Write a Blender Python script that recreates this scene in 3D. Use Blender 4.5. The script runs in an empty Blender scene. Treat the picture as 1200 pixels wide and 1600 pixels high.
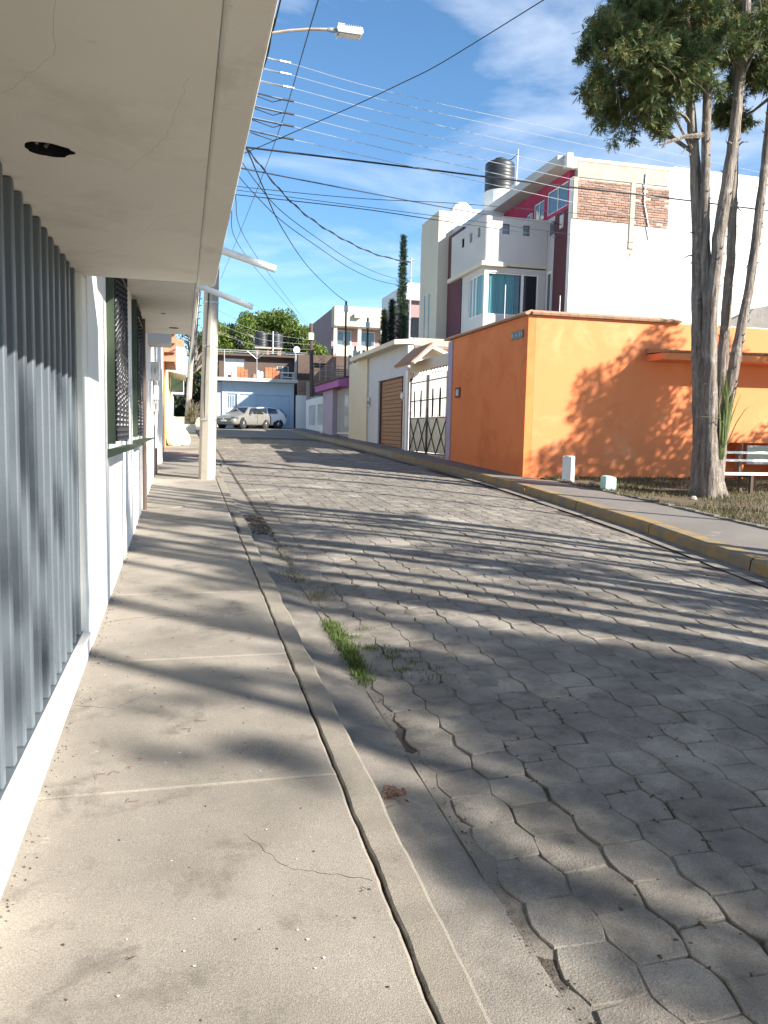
import bpy, math, random
from mathutils import Vector, Matrix, Euler, noise as mnoise
R = math.radians
S = bpy.context.scene
COL = S.collection

# ------------------------------------------------------------------ camera, sky, sun, exposure
cam_d = bpy.data.cameras.new('camera')
cam = bpy.data.objects.new('camera', cam_d); COL.objects.link(cam)
cam_d.sensor_fit = 'VERTICAL'; cam_d.sensor_height = 36; cam_d.lens = 28.125
cam_d.clip_start = 0.05; cam_d.clip_end = 4000
cam.matrix_world = Matrix(((0.96995, 0.00352, -0.24328, 0), (-0.24236, 0.10189, -0.96482, 0), (0.02139, 0.99479, 0.09968, 1.6), (0, 0, 0, 1)))
cam.rotation_mode = 'XYZ'
S.camera = cam
SUN_AZ, SUN_EL = 46.0, 29.0          # the sun stands behind the camera, to its right
w = bpy.data.worlds.new('World'); S.world = w; w.use_nodes = True
nt = w.node_tree; nt.nodes.clear()
def N(t, typ, **kw):
    n = t.nodes.new(typ)
    for k, v in kw.items():
        if k in n.inputs: n.inputs[k].default_value = v
        else: setattr(n, k, v)
    return n
sky = N(nt, 'ShaderNodeTexSky', sky_type='NISHITA', sun_disc=False)
sky.sun_elevation = R(SUN_EL); sky.sun_rotation = R(180 - SUN_AZ)
sky.altitude = 2000; sky.air_density = 1.0; sky.dust_density = 0.45; sky.ozone_density = 1.3
tc = N(nt, 'ShaderNodeTexCoord')
mp = N(nt, 'ShaderNodeMapping'); mp.inputs['Scale'].default_value = (1.0, 1.6, 5.0); mp.inputs['Rotation'].default_value = (0.15, 0.1, 0.5)
cn = N(nt, 'ShaderNodeTexNoise', Scale=2.1, Detail=7.0, Roughness=0.58, Distortion=0.6)
cr = N(nt, 'ShaderNodeMapRange'); cr.inputs['From Min'].default_value = 0.47; cr.inputs['From Max'].default_value = 0.86
cr.inputs['To Max'].default_value = 0.62
mx = N(nt, 'ShaderNodeMix', data_type='RGBA')
mx.inputs['B'].default_value = (6.6, 6.9, 7.4, 1)
bg = N(nt, 'ShaderNodeBackground', Strength=0.085)
hs = N(nt, 'ShaderNodeHueSaturation', Saturation=1.04)
wo = N(nt, 'ShaderNodeOutputWorld')
L = nt.links.new
L(tc.outputs['Generated'], mp.inputs['Vector']); L(mp.outputs['Vector'], cn.inputs['Vector'])
vd = N(nt, 'ShaderNodeVectorMath', operation='DOT_PRODUCT'); vd.inputs[1].default_value = (.452, .825, .339); L(tc.outputs['Generated'], vd.inputs[0])
vr = N(nt, 'ShaderNodeMapRange'); vr.inputs['From Min'].default_value = .974; vr.inputs['From Max'].default_value = .999; vr.inputs['To Max'].default_value = .20
L(vd.outputs['Value'], vr.inputs['Value'])
va = N(nt, 'ShaderNodeMath', operation='ADD'); L(cn.outputs['Fac'], va.inputs[0]); L(vr.outputs['Result'], va.inputs[1])
L(va.outputs[0], cr.inputs['Value']); L(cr.outputs['Result'], mx.inputs['Factor'])
tn = N(nt, 'ShaderNodeMix', data_type='RGBA', blend_type='MULTIPLY'); tn.inputs['Factor'].default_value = 1; tn.inputs['B'].default_value = (.77, .965, 1.03, 1)
L(sky.outputs['Color'], tn.inputs['A']); L(tn.outputs['Result'], hs.inputs['Color']); L(hs.outputs['Color'], mx.inputs['A'])
L(mx.outputs['Result'], bg.inputs['Color']); L(bg.outputs['Background'], wo.inputs['Surface'])
sd = bpy.data.lights.new('sun', 'SUN'); sd.energy = 5.0; sd.angle = R(0.53); sd.color = (1.0, 0.93, 0.83)
so = bpy.data.objects.new('sun', sd); COL.objects.link(so)
SUNV = Vector((math.sin(R(SUN_AZ)) * math.cos(R(SUN_EL)), -math.cos(R(SUN_AZ)) * math.cos(R(SUN_EL)), math.sin(R(SUN_EL))))
so.rotation_euler = SUNV.to_track_quat('Z', 'Y').to_euler(); so.location = SUNV * 60
S.view_settings.view_transform = 'Standard'; S.view_settings.look = 'None'
S.view_settings.exposure = 1.45; S.view_settings.gamma = 1.0; S.view_settings.use_curve_mapping = False
S.cycles.max_bounces = 8; S.cycles.diffuse_bounces = 5

# ------------------------------------------------------------------ materials
MATS = {}
def rgb(h):
    h = h.lstrip('#'); o = []
    for i in (0, 2, 4):
        c = int(h[i:i+2], 16) / 255
        o.append(c / 12.92 if c <= .04045 else ((c + .055) / 1.055) ** 2.4)
    return (*o, 1)
def mat(name, c1, c2=None, scale=1.2, rough=.85, bump=.15, bscale=90, speck=.12, sscale=140, metal=0, spec=.3, stretch=(1, 1, 1), dist=.004, island=0, coord='Object', detail=6, emit=None, stain=None, stain2=None):
    """c1 and c2 mix by a broad noise; speck is a fine grain; bump a fine relief."""
    if name in MATS: return MATS[name]
    m = bpy.data.materials.new(name); m.use_nodes = True; t = m.node_tree; t.nodes.clear(); L = t.links.new
    out = N(t, 'ShaderNodeOutputMaterial'); b = N(t, 'ShaderNodeBsdfPrincipled', Roughness=rough, Metallic=metal)
    b.inputs['Specular IOR Level'].default_value = spec
    L(b.outputs['BSDF'], out.inputs['Surface'])
    c2 = c2 or tuple(x * .86 for x in c1[:3])
    c1 = (*c1[:3], 1); c2 = (*c2[:3], 1)
    if coord == 'Position':
        g = N(t, 'ShaderNodeNewGeometry'); src = g.outputs['Position']
    else:
        g = N(t, 'ShaderNodeTexCoord'); src = g.outputs['Object']
    mp = N(t, 'ShaderNodeMapping'); mp.inputs['Scale'].default_value = stretch
    L(src, mp.inputs['Vector'])
    n1 = N(t, 'ShaderNodeTexNoise', Scale=scale, Detail=detail, Roughness=.62); L(mp.outputs['Vector'], n1.inputs['Vector'])
    r1 = N(t, 'ShaderNodeMapRange'); r1.inputs['From Min'].default_value = .32; r1.inputs['From Max'].default_value = .68
    L(n1.outputs['Fac'], r1.inputs['Value'])
    mx = N(t, 'ShaderNodeMix', data_type='RGBA'); mx.inputs['A'].default_value = c1; mx.inputs['B'].default_value = c2
    L(r1.outputs['Result'], mx.inputs['Factor'])
    col = mx.outputs['Result']
    for stain in (stain, stain2):   # (colour, scale, low, high): separate marks, their own noise
        if not stain: continue
        n3 = N(t, 'ShaderNodeTexNoise', Scale=stain[1], Detail=8, Roughness=.66, Distortion=.4); L(src, n3.inputs['Vector'])
        r3 = N(t, 'ShaderNodeMapRange'); r3.inputs['From Min'].default_value = stain[2]; r3.inputs['From Max'].default_value = stain[3]
        L(n3.outputs['Fac'], r3.inputs['Value'])
        m3 = N(t, 'ShaderNodeMix', data_type='RGBA'); m3.inputs['B'].default_value = (*stain[0][:3], 1)
        L(r3.outputs['Result'], m3.inputs['Factor']); L(col, m3.inputs['A']); col = m3.outputs['Result']
    n2 = N(t, 'ShaderNodeTexNoise', Scale=sscale, Detail=3, Roughness=.7); L(src, n2.inputs['Vector'])
    r2 = N(t, 'ShaderNodeMapRange'); r2.inputs['From Min'].default_value = .25; r2.inputs['From Max'].default_value = .75
    r2.inputs['To Min'].default_value = 1 - speck; r2.inputs['To Max'].default_value = 1 + speck
    L(n2.outputs['Fac'], r2.inputs['Value'])
    v = r2.outputs['Result']
    if island:
        gi = N(t, 'ShaderNodeNewGeometry'); oi = N(t, 'ShaderNodeObjectInfo')
        ad = N(t, 'ShaderNodeMath', operation='ADD'); fr = N(t, 'ShaderNodeMath', operation='FRACT')
        L(gi.outputs['Random Per Island'], ad.inputs[0]); L(oi.outputs['Random'], ad.inputs[1]); L(ad.outputs[0], fr.inputs[0])
        ri = N(t, 'ShaderNodeMapRange'); ri.inputs['To Min'].default_value = 1 - island; ri.inputs['To Max'].default_value = 1 + island
        L(fr.outputs[0], ri.inputs['Value'])
        mu = N(t, 'ShaderNodeMath', operation='MULTIPLY'); L(v, mu.inputs[0]); L(ri.outputs['Result'], mu.inputs[1]); v = mu.outputs[0]
    vm = N(t, 'ShaderNodeVectorMath', operation='SCALE'); L(col, vm.inputs[0]); L(v, vm.inputs['Scale'])
    L(vm.outputs['Vector'], b.inputs['Base Color'])
    if bump:
        nb = N(t, 'ShaderNodeTexNoise', Scale=bscale, Detail=5, Roughness=.65); L(mp.outputs['Vector'], nb.inputs['Vector'])
        bp = N(t, 'ShaderNodeBump', Strength=bump, Distance=dist); L(nb.outputs['Fac'], bp.inputs['Height']); L(bp.outputs['Normal'], b.inputs['Normal'])
    if emit: b.inputs['Emission Color'].default_value = emit; b.inputs['Emission Strength'].default_value = 1
    MATS[name] = m
    return m
def glass(name, c, rough=.06):
    if name in MATS: return MATS[name]
    m = bpy.data.materials.new(name); m.use_nodes = True; b = m.node_tree.nodes['Principled BSDF']
    b.inputs['Base Color'].default_value = (*c[:3], 1); b.inputs['Roughness'].default_value = rough
    b.inputs['Specular IOR Level'].default_value = .8
    MATS[name] = m; return m
m_walk = mat('sidewalk concrete', (.325, .292, .246), (.180, .162, .137), .9, bump=1.0, bscale=230, speck=.40, sscale=190, dist=.0035, coord='Position', stain=((.125, .112, .095), 3.0, .55, .72), stain2=((.45, .42, .37), 5.0, .655, .74))
m_kerb = mat('kerb concrete', (.27, .24, .195), (.20, .178, .145), 3.0, bump=1.0, bscale=200, speck=.36, sscale=170, dist=.004, coord='Position', stain=((.17, .15, .13), 5.0, .58, .72))
m_gut = mat('gutter cement', (.245, .22, .188), (.150, .136, .117), 4.5, bump=1.0, bscale=150, speck=.40, sscale=170, dist=.0055, coord='Position', stain=((.30, .27, .23), 2.2, .55, .75))
m_pav = mat('paver concrete', (.225, .203, .172), (.135, .122, .105), 7.0, bump=1.0, bscale=120, speck=.40, sscale=170, dist=.007, coord='Position', island=.13, stain2=((.075, .062, .048), 7.0, .60, .74), stain=((.33, .30, .255), 1.4, .50, .70))
m_soil = mat('joint soil', (.105, .09, .072), (.045, .038, .03), 5, bump=1, bscale=60, speck=.4, sscale=120, dist=.01, coord='Position', stain=((.20, .18, .15), 1.3, .52, .66))
m_asph = mat('far road cement', (.25, .225, .19), (.175, .16, .138), .5, bump=.5, bscale=30, speck=.2, coord='Position', dist=.01)
m_walk2 = mat('opposite sidewalk cement', (.20, .185, .165), (.15, .139, .125), 1.0, bump=.6, bscale=70, speck=.22, coord='Position', stain=((.26, .235, .195), 2.0, .58, .72))
m_yel = mat('worn yellow kerb paint', (.33, .215, .07), (.25, .175, .08), 3.0, bump=.5, bscale=50, speck=.2, coord='Position', stain=((.19, .165, .125), 3.2, .42, .58))
m_earth = mat('dry earth', (.165, .13, .085), (.09, .07, .048), 1.6, bump=1, bscale=40, speck=.35, sscale=60, dist=.02, coord='Position')
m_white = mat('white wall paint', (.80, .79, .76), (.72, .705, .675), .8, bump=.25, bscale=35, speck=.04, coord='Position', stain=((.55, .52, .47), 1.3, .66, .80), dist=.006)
m_soff = mat('soffit paint', (.75, .71, .63), (.69, .65, .575), .7, bump=.15, bscale=25, speck=.03, coord='Position', stain=((.58, .54, .465), 1.7, .54, .76), stain2=((.52, .48, .405), 5.0, .68, .80))
m_lip = mat('eave lip paint', (.74, .70, .62), (.67, .63, .555), .9, bump=.25, bscale=30, speck=.04, coord='Position', stain=((.24, .22, .19), 3.1, .64, .74), stain2=((.44, .41, .35), 1.5, .56, .72))
m_bars = mat('blue grey enamel', (.112, .136, .158), (.095, .117, .137), 3, rough=.38, bump=.06, speck=.05, spec=.5, coord='Position', stain=((.15, .105, .075), 11, .71, .77))
m_iron = mat('black iron', (.013, .014, .017), (.022, .023, .026), 12, rough=.4, bump=.2, spec=.5)
m_green = mat('green window enamel', (.032, .052, .03), (.026, .042, .025), 3, rough=.4, bump=.05, spec=.5)
m_oran = mat('orange wall paint', (.78, .25, .098), (.74, .232, .090), .45, bump=.3, bscale=30, speck=.04, coord='Position', stain=((.80, .33, .16), 1.1, .52, .74), stain2=((.60, .185, .075), .8, .55, .75), dist=.008)
m_oranl = mat('orange paint shaded copy', (.76, .235, .075), (.70, .205, .064), .45, bump=.3, bscale=30, speck=.04, coord='Position', stain=((.63, .165, .052), .8, .48, .66), dist=.006)  # shaded copy of the same orange paint, its shade put into the colour
m_tile = mat('clay roof tile', (.42, .25, .16), (.30, .18, .12), 3, bump=.5, speck=.2, coord='Position')
m_brick = mat('brick', (.33, .20, .15), (.26, .155, .115), 6, bump=.6, bscale=50, speck=.15, island=.28, coord='Position')
m_mort = mat('mortar', (.42, .38, .32), (.33, .30, .25), 3, bump=.7, bscale=40, speck=.15, coord='Position')
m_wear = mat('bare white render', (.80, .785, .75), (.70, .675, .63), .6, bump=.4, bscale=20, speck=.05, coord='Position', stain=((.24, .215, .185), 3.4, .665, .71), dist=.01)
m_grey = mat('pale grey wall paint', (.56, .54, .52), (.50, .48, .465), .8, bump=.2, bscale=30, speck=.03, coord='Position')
m_bluegrey = mat('blue grey wall paint', (.50, .53, .60), (.44, .47, .54), .6, bump=.2, bscale=30, speck=.03, coord='Position')
m_cream = mat('cream wall paint', (.62, .565, .46), (.57, .515, .415), .6, bump=.2, bscale=30, speck=.03, coord='Position')
m_purp = mat('maroon wall paint', (.125, .050, .062), (.105, .042, .054), .8, bump=.2, bscale=30, speck=.05, coord='Position')
m_red = mat('crimson band paint', (.50, .045, .10), (.42, .04, .09), 1, bump=.1, speck=.03, coord='Position')
m_lilac = mat('lilac wall paint', (.44, .37, .46), (.39, .33, .42), 1, bump=.2, speck=.04, coord='Position')
m_mag = mat('magenta fascia paint', (.42, .14, .36), (.37, .12, .32), 1, bump=.2, speck=.04, coord='Position')
m_lblue = mat('light blue wall paint', (.50, .61, .72), (.45, .56, .67), .6, bump=.2, bscale=30, speck=.03, coord='Position')
m_pink = mat('dusty rose wall paint', (.36, .235, .235), (.31, .20, .20), .5, bump=.2, speck=.05, coord='Position')
m_darkb = mat('dark brown wall', (.115, .08, .065), (.085, .06, .05), 1, bump=.3, speck=.1, coord='Position')
m_wood = mat('brown garage wood', (.34, .205, .135), (.27, .16, .105), 2, bump=.3, bscale=18, speck=.08, stretch=(1, .12, 6), coord='Position')
m_black = mat('black plastic tank', (.022, .024, .027), (.03, .03, .034), 2, rough=.45, bump=.05, speck=.05, spec=.5)
m_pole = mat('pole concrete', (.40, .365, .305), (.32, .29, .245), 1.2, bump=.6, bscale=60, speck=.14, sscale=90, coord='Position', stain=((.26, .225, .19), 2.4, .56, .72), stretch=(1, 1, .3))
m_galv = mat('galvanised steel', (.50, .50, .49), (.36, .36, .36), 4, rough=.42, metal=.7, bump=.1, speck=.1, coord='Position')
m_rust = mat('weathered arm steel', (.42, .36, .30), (.28, .22, .18), 5, rough=.6, metal=.3, bump=.3, speck=.2, coord='Position')
m_alu = mat('aluminium wire', (.50, .53, .56), (.42, .45, .48), 3, rough=.4, metal=.2, bump=0, speck=.02)
m_cable = mat('black cable sheath', (.025, .028, .035), (.035, .038, .045), 3, rough=.6, bump=0, speck=.05)
m_pvc = mat('white pipe', (.78, .78, .76), (.70, .70, .68), 3, rough=.5, bump=.05, speck=.03, coord='Position')
m_bark = mat('cypress bark', (.37, .315, .27), (.115, .092, .076), 15, bump=1.0, bscale=24, speck=.35, sscale=70, stretch=(1, 1, .14), dist=.09, coord='Position', stain=((.42, .38, .34), 5, .56, .70))
m_twig = mat('grey twig', (.30, .255, .215), (.18, .15, .125), 8, bump=.5, speck=.2, coord='Position')
def leafmat(name, ca, cb, cc, trans=.25, scale=1.5):
    m = bpy.data.materials.new(name); m.use_nodes = True; t = m.node_tree; t.nodes.clear(); L = t.links.new
    out = N(t, 'ShaderNodeOutputMaterial'); b = N(t, 'ShaderNodeBsdfPrincipled', Roughness=.62); b.inputs['Specular IOR Level'].default_value = .3
    gi = N(t, 'ShaderNodeNewGeometry')
    n = N(t, 'ShaderNodeTexNoise', Scale=scale, Detail=4); L(gi.outputs['Position'], n.inputs['Vector'])
    r = N(t, 'ShaderNodeMapRange'); r.inputs['From Min'].default_value = .35; r.inputs['From Max'].default_value = .65; L(n.outputs['Fac'], r.inputs['Value'])
    m1 = N(t, 'ShaderNodeMix', data_type='RGBA'); m1.inputs['A'].default_value = (*ca, 1); m1.inputs['B'].default_value = (*cb, 1); L(r.outputs['Result'], m1.inputs['Factor'])
    m2 = N(t, 'ShaderNodeMix', data_type='RGBA'); m2.inputs['B'].default_value = (*cc, 1); L(m1.outputs['Result'], m2.inputs['A'])
    p = N(t, 'ShaderNodeMath', operation='POWER'); p.inputs[1].default_value = 3.0; L(gi.outputs['Random Per Island'], p.inputs[0]); L(p.outputs[0], m2.inputs['Factor'])
    L(m2.outputs['Result'], b.inputs['Base Color'])
    tr = N(t, 'ShaderNodeBsdfTranslucent'); L(m2.outputs['Result'], tr.inputs['Color'])
    ms = N(t, 'ShaderNodeMixShader', Fac=trans); L(b.outputs['BSDF'], ms.inputs[1]); L(tr.outputs['BSDF'], ms.inputs[2]); L(ms.outputs['Shader'], out.inputs['Surface'])
    MATS[name] = m; return m
m_cyp = leafmat('cypress foliage', (.050, .110, .040), (.105, .145, .045), (.23, .17, .07))
m_brd = leafmat('broad foliage', (.12, .18, .03), (.20, .25, .045), (.07, .11, .03), .3, .9)
m_hedge = leafmat('dark hedge foliage', (.016, .028, .014), (.026, .042, .02), (.04, .055, .03), .1)
m_colc = leafmat('column cypress foliage', (.022, .050, .028), (.035, .065, .032), (.055, .085, .045), .12)
m_grass = leafmat('verge grass', (.12, .105, .05), (.07, .08, .03), (.22, .18, .10), .2)
m_weed = leafmat('green weed', (.06, .115, .022), (.09, .14, .03), (.12, .13, .04), .3, 4)
m_agave = leafmat('strap leaf', (.06, .105, .03), (.12, .155, .05), (.27, .25, .11), .2, 4)
m_dead = leafmat('dead leaf', (.20, .09, .045), (.14, .065, .035), (.10, .05, .03), .1, 20)
m_gblue = glass('tinted blue glass', (.045, .16, .21))
m_gdark = glass('dark glass', (.018, .024, .03))
m_gwin = glass('window glass', (.08, .11, .13))
m_chrome = mat('chrome', (.7, .7, .7), (.6, .6, .6), 3, rough=.2, metal=1, bump=0, speck=0)
m_tyre = mat('tyre rubber', (.02, .02, .02), (.03, .03, .03), 5, rough=.8, bump=.1, speck=.1)
m_silver = mat('silver car paint', (.27, .255, .23), (.26, .245, .22), 1, rough=.28, metal=.35, bump=0, speck=.01, spec=.6)
m_carwhite = mat('white car paint', (.82, .82, .81), (.80, .80, .79), 1, rough=.3, bump=0, speck=.01, spec=.6)
m_bag = mat('white sack plastic', (.80, .78, .72), (.66, .63, .56), 4, rough=.5, bump=.6, bscale=14, speck=.06, dist=.03, coord='Position')
m_mint = mat('mint paint', (.42, .66, .55), (.36, .60, .49), 4, bump=.4, bscale=40, speck=.08, coord='Position', stain=((.66, .66, .62), 8, .56, .62))
m_benchw = mat('bench white paint', (.78, .76, .74), (.66, .64, .61), 6, rough=.5, bump=.2, speck=.06, coord='Position')
m_terr = mat('orange clay block', (.46, .18, .09), (.38, .145, .07), 5, bump=.4, speck=.1, island=.2, coord='Position')
m_yellow = mat('pale yellow wall paint', (.76, .70, .42), (.70, .64, .38), .8, bump=.2, speck=.04, coord='Position')
m_dkgreen = mat('street plaque enamel', (.075, .105, .09), (.06, .085, .072), 6, rough=.4, bump=0, speck=.04)
m_roofg = mat('grey block wall', (.23, .215, .20), (.16, .15, .14), 2.2, bump=.8, bscale=18, speck=.25, sscale=40, coord='Position', dist=.03)
m_hill = mat('hillside scrub', (.16, .17, .13), (.11, .125, .09), .02, bump=0, speck=.2, sscale=.2, coord='Position')
m_curt = mat('curtain', (.55, .62, .64), (.42, .50, .54), 1, bump=0, speck=.04, stretch=(9, 9, .05), scale=1.0) if False else None

# ------------------------------------------------------------------ mesh helpers
def origin(o):
    v = Vector(o.location)
    while o.parent: o = o.parent; v += Vector(o.location)
    return v
class MB:
    def __init__(s): s.v = []; s.f = []
    def add(s, vs, fs):
        k = len(s.v); s.v += [tuple(v) for v in vs]; s.f += [tuple(i + k for i in f) for f in fs]; return s
    def box(s, x0, x1, y0, y1, z0, z1):
        if x0 > x1: x0, x1 = x1, x0
        if y0 > y1: y0, y1 = y1, y0
        return s.add([(x0, y0, z0), (x1, y0, z0), (x1, y1, z0), (x0, y1, z0), (x0, y0, z1), (x1, y0, z1), (x1, y1, z1), (x0, y1, z1)],
                     [(0, 3, 2, 1), (4, 5, 6, 7), (0, 1, 5, 4), (1, 2, 6, 5), (2, 3, 7, 6), (3, 0, 4, 7)])
    def prism(s, poly, axis, a, b):
        """poly: 2-D outline; axis 'x','y','z' is the extrusion axis from a to b (x: (y,z); y: (x,z); z: (x,y))"""
        n = len(poly)
        def P(p, t): return {'x': (t, p[0], p[1]), 'y': (p[0], t, p[1]), 'z': (p[0], p[1], t)}[axis]
        vs = [P(p, a) for p in poly] + [P(p, b) for p in poly]
        fs = [tuple(range(n - 1, -1, -1)), tuple(range(n, 2 * n))] + [(i, (i + 1) % n, n + (i + 1) % n, n + i) for i in range(n)]
        return s.add(vs, fs)
    def tube(s, pts, r, n=6, cap=True, twist=0):
        pts = [Vector(p) for p in pts]; m = len(pts)
        if not hasattr(r, '__len__'): r = [r] * m
        k = len(s.v); up = None
        for i, p in enumerate(pts):
            d = (pts[min(i + 1, m - 1)] - pts[max(i - 1, 0)])
            d = d.normalized() if d.length > 1e-9 else Vector((0, 0, 1))
            if up is None: up = d.orthogonal().normalized()
            else:
                up = up - d * up.dot(d); up = up.normalized() if up.length > 1e-6 else d.orthogonal().normalized()
            q = d.cross(up)
            for j in range(n):
                a = 2 * math.pi * j / n + math.pi / 4 + twist * i
                s.v.append(tuple(p + (up * math.cos(a) + q * math.sin(a)) * r[i]))
        for i in range(m - 1):
            for j in range(n):
                s.f.append((k + i * n + j, k + i * n + (j + 1) % n, k + (i + 1) * n + (j + 1) % n, k + (i + 1) * n + j))
        if cap:
            s.f.append(tuple(k + j for j in range(n - 1, -1, -1))); s.f.append(tuple(k + (m - 1) * n + j for j in range(n)))
        return s
    def lathe(s, c, prof, n=16, axis='z'):
        k = len(s.v)
        for (r, h) in prof:
            for j in range(n):
                a = 2 * math.pi * j / n; u, w = r * math.cos(a), r * math.sin(a)
                o = {'z': (u, w, h), 'x': (h, u, w), 'y': (u, h, w)}[axis]
                s.v.append((c[0] + o[0], c[1] + o[1], c[2] + o[2]))
        for i in range(len(prof) - 1):
            for j in range(n): s.f.append((k + i * n + j, k + i * n + (j + 1) % n, k + (i + 1) * n + (j + 1) % n, k + (i + 1) * n + j))
        s.f.append(tuple(k + j for j in range(n - 1, -1, -1))); s.f.append(tuple(k + (len(prof) - 1) * n + j for j in range(n)))
        return s
    def wall(s, axis, c, u0, u1, z0, z1, holes=(), depth=.2, ins=1):
        """an upright wall: outer face at axis=c, inner face at c+ins*depth; u is the other horizontal axis; holes (u0,u1,z0,z1)"""
        us = sorted(set([u0, u1] + [a for h in holes for a in h[:2] if u0 < a < u1])); zs_ = sorted(set([z0, z1] + [a for h in holes for a in h[2:] if z0 < a < z1]))
        def P(t, u, z): return (t, u, z) if axis == 'x' else (u, t, z)
        d = c + ins * depth
        def hole(u, z): return any(h[0] < u < h[1] and h[2] < z < h[3] for h in holes)
        def q(a, b, cc, dd): s.add([a, b, cc, dd], [(0, 1, 2, 3)])
        solid = {}
        for i in range(len(us) - 1):
            for j in range(len(zs_) - 1):
                solid[i, j] = not hole((us[i] + us[i+1]) / 2, (zs_[j] + zs_[j+1]) / 2)
        for (i, j), sol in solid.items():
            if not sol: continue
            a, b, e, f = us[i], us[i+1], zs_[j], zs_[j+1]
            q(P(c, a, e), P(c, b, e), P(c, b, f), P(c, a, f)); q(P(d, a, e), P(d, a, f), P(d, b, f), P(d, b, e))
            if not solid.get((i - 1, j)): q(P(c, a, e), P(c, a, f), P(d, a, f), P(d, a, e))
            if not solid.get((i + 1, j)): q(P(c, b, e), P(d, b, e), P(d, b, f), P(c, b, f))
            if not solid.get((i, j - 1)): q(P(c, a, e), P(d, a, e), P(d, b, e), P(c, b, e))
            if not solid.get((i, j + 1)): q(P(c, a, f), P(c, b, f), P(d, b, f), P(d, a, f))
        return s
    def build(s, name, m, parent=None, smooth=False, kind=None, raw=False, bevel=0, label=None):
        me = bpy.data.meshes.new(name)
        o3 = origin(parent) if (parent and not raw) else Vector((0, 0, 0))
        me.from_pydata([(v[0] - o3.x, v[1] - o3.y, v[2] - o3.z) for v in s.v], [], s.f); me.update()
        if smooth: me.shade_smooth()
        ob = bpy.data.objects.new(name, me); COL.objects.link(ob)
        if m: me.materials.append(m)
        if parent: ob.parent = parent
        if kind: ob['kind'] = kind
        if label: ob['label'] = label
        if bevel:
            b = ob.modifiers.new('bevel', 'BEVEL'); b.width = bevel; b.segments = 2; b.limit_method = 'ANGLE'
        return ob
def thing(name, label, cat, loc=(0, 0, 0), group=None):
    o = bpy.data.objects.new(name, None); o.empty_display_size = .2; COL.objects.link(o); o.location = loc
    o['label'] = label; o['category'] = cat
    if group: o['group'] = group
    return o
def tag(o, label, cat, group=None):
    o['label'] = label; o['category'] = cat
    if group: o['group'] = group
    return o
def copy_tree(o, parent=None):
    c = o.copy(); COL.objects.link(c)
    if parent: c.parent = parent
    for ch in list(o.children): copy_tree(ch, c)
    return c
def zs(y):                       # the street climbs away from the camera, then eases off
    if y < 30: return .0352 * y
    if y < 57: return 1.056 + .0276 * (y - 30)
    return 1.8012
RD = -.10                        # road below the footpath
RK = .05                         # opposite footpath
def smooth_noise(seed):
    rnd = random.Random(seed); ph = [(rnd.uniform(.4, 9), rnd.uniform(0, 6.28), rnd.uniform(.3, 1)) for _ in range(9)]
    return lambda t: sum(a * math.sin(f * t + p) for f, p, a in ph) / 4

# ------------------------------------------------------------------ ground, road, footpaths
ys = [-60, -20, -5] + list(range(-3, 62)) + [70, 90, 140, 260, 600, 1500]
mb = MB(); xs = [-1500, -300, -60, -20, 20, 60, 300, 1500]
mb.v = [(x, y, zs(y) - .26) for y in ys for x in xs]
mb.f = [(j * 8 + i, j * 8 + i + 1, (j + 1) * 8 + i + 1, (j + 1) * 8 + i) for j in range(len(ys) - 1) for i in range(7)]
ground = mb.build('ground', m_earth, kind='structure')
def kx(y):                       # the opposite kerb line
    P = [(-30, 4.4), (-3, 4.75), (3, 5.35), (7.05, 5.95), (10.2, 6.36), (15.6, 6.70), (19.9, 6.71), (23.1, 6.59), (30, 6.45), (38, 6.2), (48, 6.3), (54, 7.2), (80, 7.2)]
    for (a, b), (c, d) in zip(P, P[1:]):
        if y <= c: return b + (d - b) * (y - a) / (c - a)
    return P[-1][1]
def sheet(name, fl, fr, off, m, y0=-6., y1=62., st=1.0, nx=1, par=None):
    b = MB(); yy = []; y = y0
    while y < y1: yy.append(y); y += st
    yy.append(y1)
    for y in yy:
        a, c = fl(y), fr(y)
        for i in range(nx + 1):
            t = i / nx; x = a + (c - a) * t; b.v.append((x, y, zs(y) + off(x, y)))
    W = nx + 1
    b.f = [(j * W + i, j * W + i + 1, (j + 1) * W + i + 1, (j + 1) * W + i) for j in range(len(yy) - 1) for i in range(nx)]
    return b.build(name, m, par, kind='structure' if not par else None)
def crown(x, y):                 # slight camber of the carriageway
    t = max(0, min(1, (x - 1.08) / 5.)); return .05 * math.sin(math.pi * t)
road = sheet('road', lambda y: .9, lambda y: kx(y) + .02, lambda x, y: RD - .0125 + crown(x, y), m_soil, y1=38, nx=10)
far_road = sheet('road', lambda y: -8 if y > 46 else .3, lambda y: kx(y) + .02 if y < 52 else 16, lambda x, y: RD - .012 + (crown(x, y) if y < 44 else 0), m_asph, y0=38, y1=75, nx=10)
gut = sheet('gutter', lambda y: .70, lambda y: 1.085 + .010 * math.sin(y * 1.7) + .008 * math.sin(y * 4.1) + .005 * math.sin(y * 17), lambda x, y: RD + .018 - .03 * max(0, (x - .8) / .3), m_gut, y0=-6, y1=30, st=.12, nx=4)
gut2 = sheet('gutter', lambda y: kx(y) - .27 + .012 * math.sin(y * 2.3), lambda y: kx(y) + .02, lambda x, y: RD + .012, m_gut, y0=-6, y1=38, st=.3, nx=2)
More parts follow.
